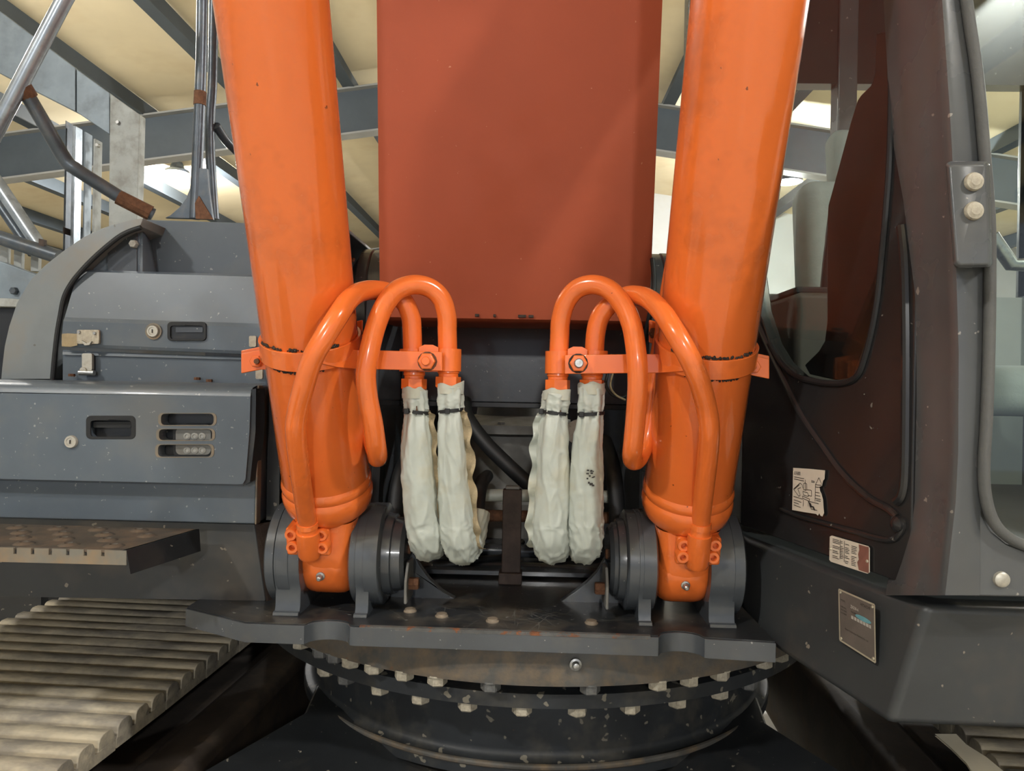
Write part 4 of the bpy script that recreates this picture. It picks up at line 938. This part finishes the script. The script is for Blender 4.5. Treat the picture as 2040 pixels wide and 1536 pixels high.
# nameplate
np_ = [DK(1671, 1174), DK(1742, 1205), DK(1744, 1320), DK(1673, 1275)]
npo = MB().prism(np_, -n_dk * .0008).build('nameplate', 'plate_metal', db, label='metal nameplate riveted to the deck box')
uvn = quad_uv(DK(1673, 1275, .0016), DK(1744, 1320, .0016), DK(1671, 1174, .0016), DK(1742, 1205, .0016))
exn = (uvn(1, .5) - uvn(0, .5)); wn_ = exn.length; exn.normalize(); eyn = (uvn(.5, 1) - uvn(.5, 0)); hn_ = eyn.length; eyn.normalize()
rim = MB(); strokes(rim, uvn, [[(0, 0), (1, 0), (1, 1), (0, 1), (0, 0)]], .0028, n_dk); rim.build('rim', 'plate_rim', npo)
tx = MB()
text_into(tx, 'HITACHI', uvn(.62, .875), exn, eyn, hn_ * .055, wn_ * .26)
text_into(tx, 'Hitachi Construction Machinery Co., Ltd.', uvn(.16, .26), exn, eyn, hn_ * .045, wn_ * .66)
text_into(tx, 'MODEL', uvn(.05, .80), exn, eyn, hn_ * .028, wn_ * .14)
for i, v_ in enumerate((.67, .61, .55)): text_into(tx, ('SERIAL', 'MACHINE', 'NUMBER')[i], uvn(.05, v_), exn, eyn, hn_ * .026, wn_ * .17)
text_into(tx, '*HCM*', uvn(.34, .655), exn, eyn, hn_ * .04, wn_ * .16)
text_into(tx, 'Made in Japan', uvn(.42, .20), exn, eyn, hn_ * .02, wn_ * .12) if False else None
tx.build('lettering', 'ink', npo)
tw = MB(); text_into(tw, 'ZX330-6', uvn(.34, .745), exn, eyn, hn_ * .055, wn_ * .22)
for i in range(34):
    if (i * 7) % 5 == 0: continue
    a = uvn(.34 + i * .0165, .545); tw.add([a, a + exn * wn_ * .009, a + exn * wn_ * .009 + eyn * hn_ * .06, a + eyn * hn_ * .06], [[0, 1, 2, 3]])
tw.build('white_lettering', 'ink_white', npo)
MB().prism([uvn(.47 + .22 * (1 + math.cos(a * .5236)), .65 + .045 * math.sin(a * .5236)) for a in range(12)], n_dk * .0002).build('blue_smear', 'ink_blue', npo)
for u_, v_ in ((.05, .95), (.95, .95), (.05, .05), (.95, .05)): MB().lathe(uvn(u_, v_), n_dk, [(0, .0025), (.0015, .002)], 10).build('rivet', 'plate_rim', npo)

# ---- cab
cb_ = thing('operator_cab', 'dark grey operator cab with boom-side window and front pillar', 'cab', (1.1, 1.8, 1.35))
hole = [(1764, -200), (1777, 112), (1775, 298), (1768, 410), (1758, 520), (1750, 597), (1737, 668), (1720, 729), (1710, 748), (1700, 757), (1684, 763), (1662, 764), (1629, 761), (1585, 749), (1556, 722), (1534, 685), (1513, 617), (1500, 520), (1497, 400), (1497, -200)]
hole3 = [W(*p) for p in hole]
zt3 = 3.05
hole3 = [V((p.x, p.y, min(p.z, zt3 - .15))) for p in hole3]
Lb = W(1476, 1058); Rt = W(1815, 1100)
outer3 = [V((Lb.x, Lb.y, ZD1 + .012)), V((Rt.x, Rt.y, ZD1 + .012)), V((Rt.x, Rt.y, 2.2)), V((W(1795, 0).x, W(1795, 0).y, zt3)), V((Lb.x, Lb.y, zt3))]
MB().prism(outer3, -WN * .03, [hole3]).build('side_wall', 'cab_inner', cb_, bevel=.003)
MB().prism([W(p[0], p[1], -.008) if False else V(q) - WN * .010 for p, q in zip(hole, hole3)], -WN * .005).build('side_window', 'glass', cb_)
gk = [V(q) + WN * .001 for q in hole3]
MB().tube(gk[:16], .006, 10, sub=3).build('window_gasket', 'rubber', cb_)
# dark panel behind the glass, standing in for the boom's reflection
reflection_px = [(1776, 60), (1744, 66), (1742, 150), (1734, 170), (1716, 188), (1706, 204), (1692, 250), (1676, 310), (1660, 370), (1649, 410), (1647, 440), (1647, 640), (1642, 680), (1630, 700), (1602, 728), (1612, 746), (1662, 757), (1700, 752), (1730, 672), (1742, 600), (1766, 410), (1774, 300)]
MB().prism([W(*p, -.045) for p in reflection_px], -WN * .01).build('reflection_panel', 'reflection_dark', cb_, bevel=.003)
# rear part of the side wall, set back parallel to the machine
rx = Lb.x
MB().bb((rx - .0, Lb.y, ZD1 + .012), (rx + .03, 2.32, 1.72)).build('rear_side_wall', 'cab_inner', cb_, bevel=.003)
MB().bb((rx, 2.24, 1.72), (rx + .05, 2.32, zt3)).build('rear_post', 'cab_grey', cb_, bevel=.01)
MB().bb((rx, Lb.y - .03, 1.72), (rx + .03, Lb.y + .02, zt3)).build('middle_post', 'cab_grey', cb_, bevel=.006)
MB().bb((rx + .012, Lb.y + .02, 1.72), (rx + .017, 2.24, zt3 - .1)).build('rear_side_window', 'glass', cb_)
MB().bb((rx, Lb.y, zt3 - .1), (rx + .03, 2.32, zt3)).build('window_header', 'cab_grey', cb_)
MB().bb((rx, 1.0, zt3), (1.65, 2.35, zt3 + .08)).build('roof', 'cab_grey', cb_, bevel=.02)
MB().bb((rx + .05, 2.28, ZD1 + .012), (1.62, 2.32, 1.95)).build('rear_wall', 'cab_plastic', cb_)
MB().bb((rx + .05, 2.27, 2.60), (1.62, 2.32, zt3)).build('rear_header', 'cab_inner', cb_)
for x_ in (.97, 1.56): MB().bb((x_, 2.26, 1.95), (x_ + .06, 2.32, zt3)).build('rear_pillar', 'cab_grey', cb_, bevel=.006)
for y_ in (1.05, 1.62, 2.26): MB().bb((1.56, y_, ZD1 + .012), (1.63, y_ + .07, zt3)).build('door_pillar', 'cab_grey', cb_, bevel=.006)
MB().bb((1.58, 1.05, ZD1 + .012), (1.62, 2.3, 1.75)).build('door_panel', 'cab_plastic', cb_)
MB().bb((.70, 1.16, ZD1 + .012), (1.6, 2.3, ZD1 + .03)).build('cab_floor', 'rubber', cb_)
# body-side pressed beads
def bead(px_, r_, nm, mt='cab_inner'):
    MB().tube([W(*p, .001) for p in px_], r_, 10).build(nm, mt, cb_)
bead([(1509, 640), (1530, 690), (1568, 769), (1601, 834), (1646, 900), (1672, 936), (1700, 966), (1735, 995), (1770, 1014), (1788, 1030)], .0065, 'pressed_bead')
bead([(1556, 1014), (1590, 1028), (1640, 1042), (1700, 1058), (1770, 1076), (1795, 1060), (1800, 1040)], .005, 'pressed_bead')
bead([(1796, 450), (1803, 520), (1806, 650), (1806, 800), (1804, 940), (1798, 985), (1786, 1000)], .008, 'pillar_bead', 'cab_inner')
MB().lathe(W(1792, 1044, .0), WN, [(0, .014), (.008, .012), (.012, .006)], 18).build('pressed_dimple', 'cab_inner', cb_)
# front pillar, lofted
Lr = [(-260, 1762), (0, 1782), (200, 1793), (400, 1806), (600, 1814), (800, 1816), (1000, 1812), (1100, 1800), (1186, 1786)]
Rr = [(-260, 1846), (0, 1872), (200, 1886), (320, 1893), (540, 1900), (700, 1905), (900, 1904), (1000, 1899), (1186, 1878)]
Gr = [(-260, 1886), (0, 1916), (200, 1940), (320, 1952), (540, 1962), (700, 1962), (900, 1952), (980, 1952), (1186, 1952)]
rows = []
for py in [-900, -600, -260, -130, 0, 100, 200, 300, 400, 500, 600, 700, 800, 900, 1000, 1060, 1120, 1186]:
    l_, r_, g_ = interp(Lr, py), interp(Rr, py), interp(Gr, py)
    rows.append([P(l_ - 22, py, 1.175), P(l_, py, 1.135), P(l_ + 14, py, 1.112), P(lerp(l_, r_, .5), py, 1.078), P(r_ - 14, py, 1.046), P(r_ - 5, py, 1.034), P(r_ + 5, py, 1.027), P(r_ + 16, py, 1.026), P(lerp(r_, g_, .6), py, 1.032), P(g_, py, 1.034), P(g_ + 2, py, 1.06), P(g_ - 10, py, 1.10), P(r_ - 10, py, 1.14)])
pl = MB().grid(rows, True); n = len(rows[0]); pl.f.append(list(range(n))); e_ = len(pl.v) - n; pl.f.append([e_ + i for i in range(n)])
pl.build('front_pillar', 'cab_grey', cb_, ang=50)
MB().prism([P(x, y, 1.036) for x, y in [(1895, 1000), (1950, 1000), (1958, 1030), (1975, 1058), (2005, 1082), (2060, 1102), (2400, 1132), (3190, 1154), (3190, 1222), (2040, 1190), (1885, 1187)]], (0, .03, 0)).build('front_lower_panel', 'cab_grey', cb_, bevel=.004)
# ribbed rubber seal of the front window
seal = [(1893, -260), (1925, 0), (1947, 150), (1962, 316), (1971, 440), (1972, 560), (1970, 700), (1965, 840), (1960, 930), (1963, 985), (1975, 1030), (1998, 1062), (2040, 1086), (2120, 1104), (2400, 1132), (3185, 1152)]
sp = [P(*p, 1.030) for p in seal]; rows = []
mb = MB(); mb.tube(sp, .0078, 12, sub=4); mb.build('front_window_seal', 'gasket', cb_)
gl = [P(*p, 1.045) for p in [(1890, -260), (1925, 0), (1950, 150), (1962, 316), (1971, 440), (1970, 700), (1960, 930), (1975, 1030), (2040, 1086), (2400, 1130), (3185, 1150), (3185, -260)]]
MB().prism(gl, (0, .005, 0)).build('front_window', 'glass', cb_)
# hinge bracket with two bolts
rows = []
for Y, d_ in ((1.028, 0), (.985, 0), (.978, 7)):
    rows.append([P(*p, Y) for p in [(1884 + d_, 326 + d_), (1892 + d_, 321 + d_), (1964 - d_, 321 + d_), (1972 - d_, 328 + d_), (1977 - d_, 526 - d_), (1972 - d_, 533 - d_), (1906 + d_, 534 - d_), (1899 + d_, 527 - d_)]])
hb = MB().grid(rows, True); hb.f.append([16 + i for i in range(8)]); hb.f.append(list(range(8)))
hg = hb.build('hinge_bracket', 'cab_grey', cb_, bevel=.003, seg=3)
for x_, y_ in ((1938, 363), (1938, 421)): MB().lathe(P(x_, y_, .979), (0, -1, 0), [(0, .0125), (.003, .0125), (.006, .011), (.0065, .008), (.008, .006)], 24).build('hinge_bolt', 'bolt_old', hg)
MB().lathe(P(1994, 1154, 1.036), (0, -1, 0), [(0, .0115), (.004, .0105), (.006, .007)], 24).build('panel_plug', 'zinc', cb_)
# paper sticker, torn, on the side wall
S1 = [(1580, 932), (1612, 934), (1643, 937), (1642, 954), (1639, 958), (1637, 968), (1632, 970), (1633, 978), (1636, 984), (1639, 996), (1640, 1012), (1641, 1022), (1638, 1029), (1634, 1027), (1632, 1022), (1629, 1027), (1626, 1024), (1600, 1020), (1578, 1016)]
s1 = MB().prism([W(*p, .0045) for p in S1], -WN * .0008).build('torn_sticker', 'paper', cb_, label='torn white diagram sticker on the cab side')
uv1 = quad_uv(W(1578, 1016, .0052), W(1641, 1030, .0052), W(1580, 932, .0052), W(1643, 937, .0052))
ex1 = (uv1(1, .5) - uv1(0, .5)); w1 = ex1.length; ex1.normalize(); ey1 = (uv1(.5, 1) - uv1(.5, 0)); h1 = ey1.length; ey1.normalize()
ik = MB()
text_into(ik, '起吊姿势', uv1(.04, .84), ex1, ey1, h1 * .085, w1 * .21)
ik2 = [[(.04, .79), (.37, .77)], [(.04, .74), (.37, .72)], [(.60, .75), (.70, .735)], [(.60, .72), (.70, .71)],
       [(.03, .50), (.24, .66), (.31, .63), (.34, .55)], [(.03, .50), (.21, .35), (.26, .38), (.17, .52), (.27, .56)], [(.06, .50), (.22, .62)], [(.03, .33), (.34, .30)],
       [(.36, .66), (.36, .52), (.46, .52), (.46, .66), (.41, .68), (.36, .66)], [(.41, .75), (.42, .5)], [(.34, .48), (.50, .46), (.52, .38), (.36, .40), (.34, .48)], [(.33, .37), (.56, .33), (.55, .28), (.34, .32), (.33, .37)],
       [(.47, .53), (.61, .53), (.62, .40), (.50, .41)], [(.36, .29), (.36, .14)], [(.52, .28), (.52, .16)], [(.52, .28), (.84, .26)],
       [(.73, .30), (.73, .67), (.83, .83), (.92, .69)], [(.73, .67), (.92, .67)], [(.73, .62), (.90, .62)], [(.73, .50), (.86, .50)], [(.73, .44), (.88, .43)], [(.73, .37), (.90, .36)], [(.76, .33), (.9, .32)],
       [(.05, .25), (.30, .22)], [(.05, .19), (.22, .17)], [(.05, .13), (.28, .10)], [(.60, .12), (.80, .11)]]
strokes(ik, uv1, ik2, .0011, WN); ik.build('print', 'ink', s1)
MB().prism([uv1(*p) for p in [(.53, .27), (.60, .24), (.63, .19), (.70, .18), (.74, .10), (.70, .10), (.66, .16), (.60, .14), (.57, .16)]], WN * .0002).build('tear', 'ink', s1)
# warning plate
S2 = [(1653, 1069), (1657, 1067), (1729, 1088), (1732, 1092), (1732, 1140), (1728, 1143), (1655, 1119), (1652, 1115)]
s2 = MB().prism([W(*p, .0045) for p in S2], -WN * .001).build('warning_plate', 'paper', cb_, label='worn white warning plate with red end on the cab side')
uv2 = quad_uv(W(1653, 1118, .0050), W(1732, 1144, .0050), W(1654, 1067, .0050), W(1732, 1089, .0050))
MB().prism([uv2(*p) for p in [(.75, .03), (.985, .03), (.985, .97), (.745, .97), (.76, .78), (.73, .6), (.75, .42), (.71, .3)]], WN * .0003).build('red_field', 'paper_red', s2)
ik = MB(); ln = []
random.seed(5)
for c0_, c1_ in ((.07, .26), (.28, .36), (.40, .52), (.56, .70)):
    for i in range(13):
        v_ = .90 - i * .064
        if random.random() < .18: continue
        ln.append([(c0_, v_), (lerp(c0_, c1_, random.uniform(.6, 1)), v_)])
ln += [[(.27, .95), (.27, .2)], [(.38, .95), (.38, .15)], [(.80, .75), (.86, .93), (.90, .75), (.80, .75)], [(.80, .32), (.90, .32)], [(.80, .25), (.90, .25)]]
strokes(ik, uv2, ln, .0011, WN); ik.build('print', 'ink', s2)
for u_, v_ in ((.015, .5), (.95, .45)): MB().lathe(uv2(u_, v_), WN, [(0, .003), (.0015, .002)], 10).build('rivet', 'plate_rim', s2)

# seat and console inside the cab
seat = thing('operator_chair', 'grey operator seat with headrest seen through the cab side window', 'seat', (1.05, 1.95, ZD1 + .03))
MB().bb((.83, 1.70, 1.60), (1.27, 2.14, 1.72)).build('cushion', 'seat', seat, bevel=.05, seg=5)
MB().box((1.05, 2.15, 1.96), (.46, .13, .62), Matrix.Rotation(-.15, 3, 'X')).build('backrest', 'seat', seat, bevel=.05, seg=5)
MB().box((1.05, 2.20, 2.34), (.26, .09, .18), Matrix.Rotation(-.15, 3, 'X')).build('headrest', 'seat', seat, bevel=.035, seg=5)
MB().bb((.93, 1.80, ZD1 + .03), (1.17, 2.06, 1.61)).build('pedestal', 'rubber', seat, bevel=.02)
cs = thing('side_console', 'brown-grey control console box seen low through cab window', 'console', (.70, 1.75, ZD1 + .03))
MB().bb((.60, 1.55, ZD1 + .03), (.78, 2.10, 1.86)).build('body', 'console', cs, bevel=.015)
MB().tube([V((.69, 1.62, 1.86)), V((.69, 1.60, 1.97)), V((.70, 1.58, 2.05))], [.014, .012, .022], 14).build('joystick', 'rubber', cs)
MB().bb((.61, 1.58, 1.86), (.77, 1.80, 1.875)).build('switch_panel', 'rubber', cs, bevel=.004)
# grab rail seen behind the front window
gr_ = MB().tube([P(1975, 470, 1.35), P(2015, 527, 1.35), P(2060, 528, 1.35), P(2700, 536, 1.35)], .013, 12, smooth=False).build('grab_rail', 'steel'); gr_['label'] = 'bright steel grab rail behind the front window'; gr_['category'] = 'rail'
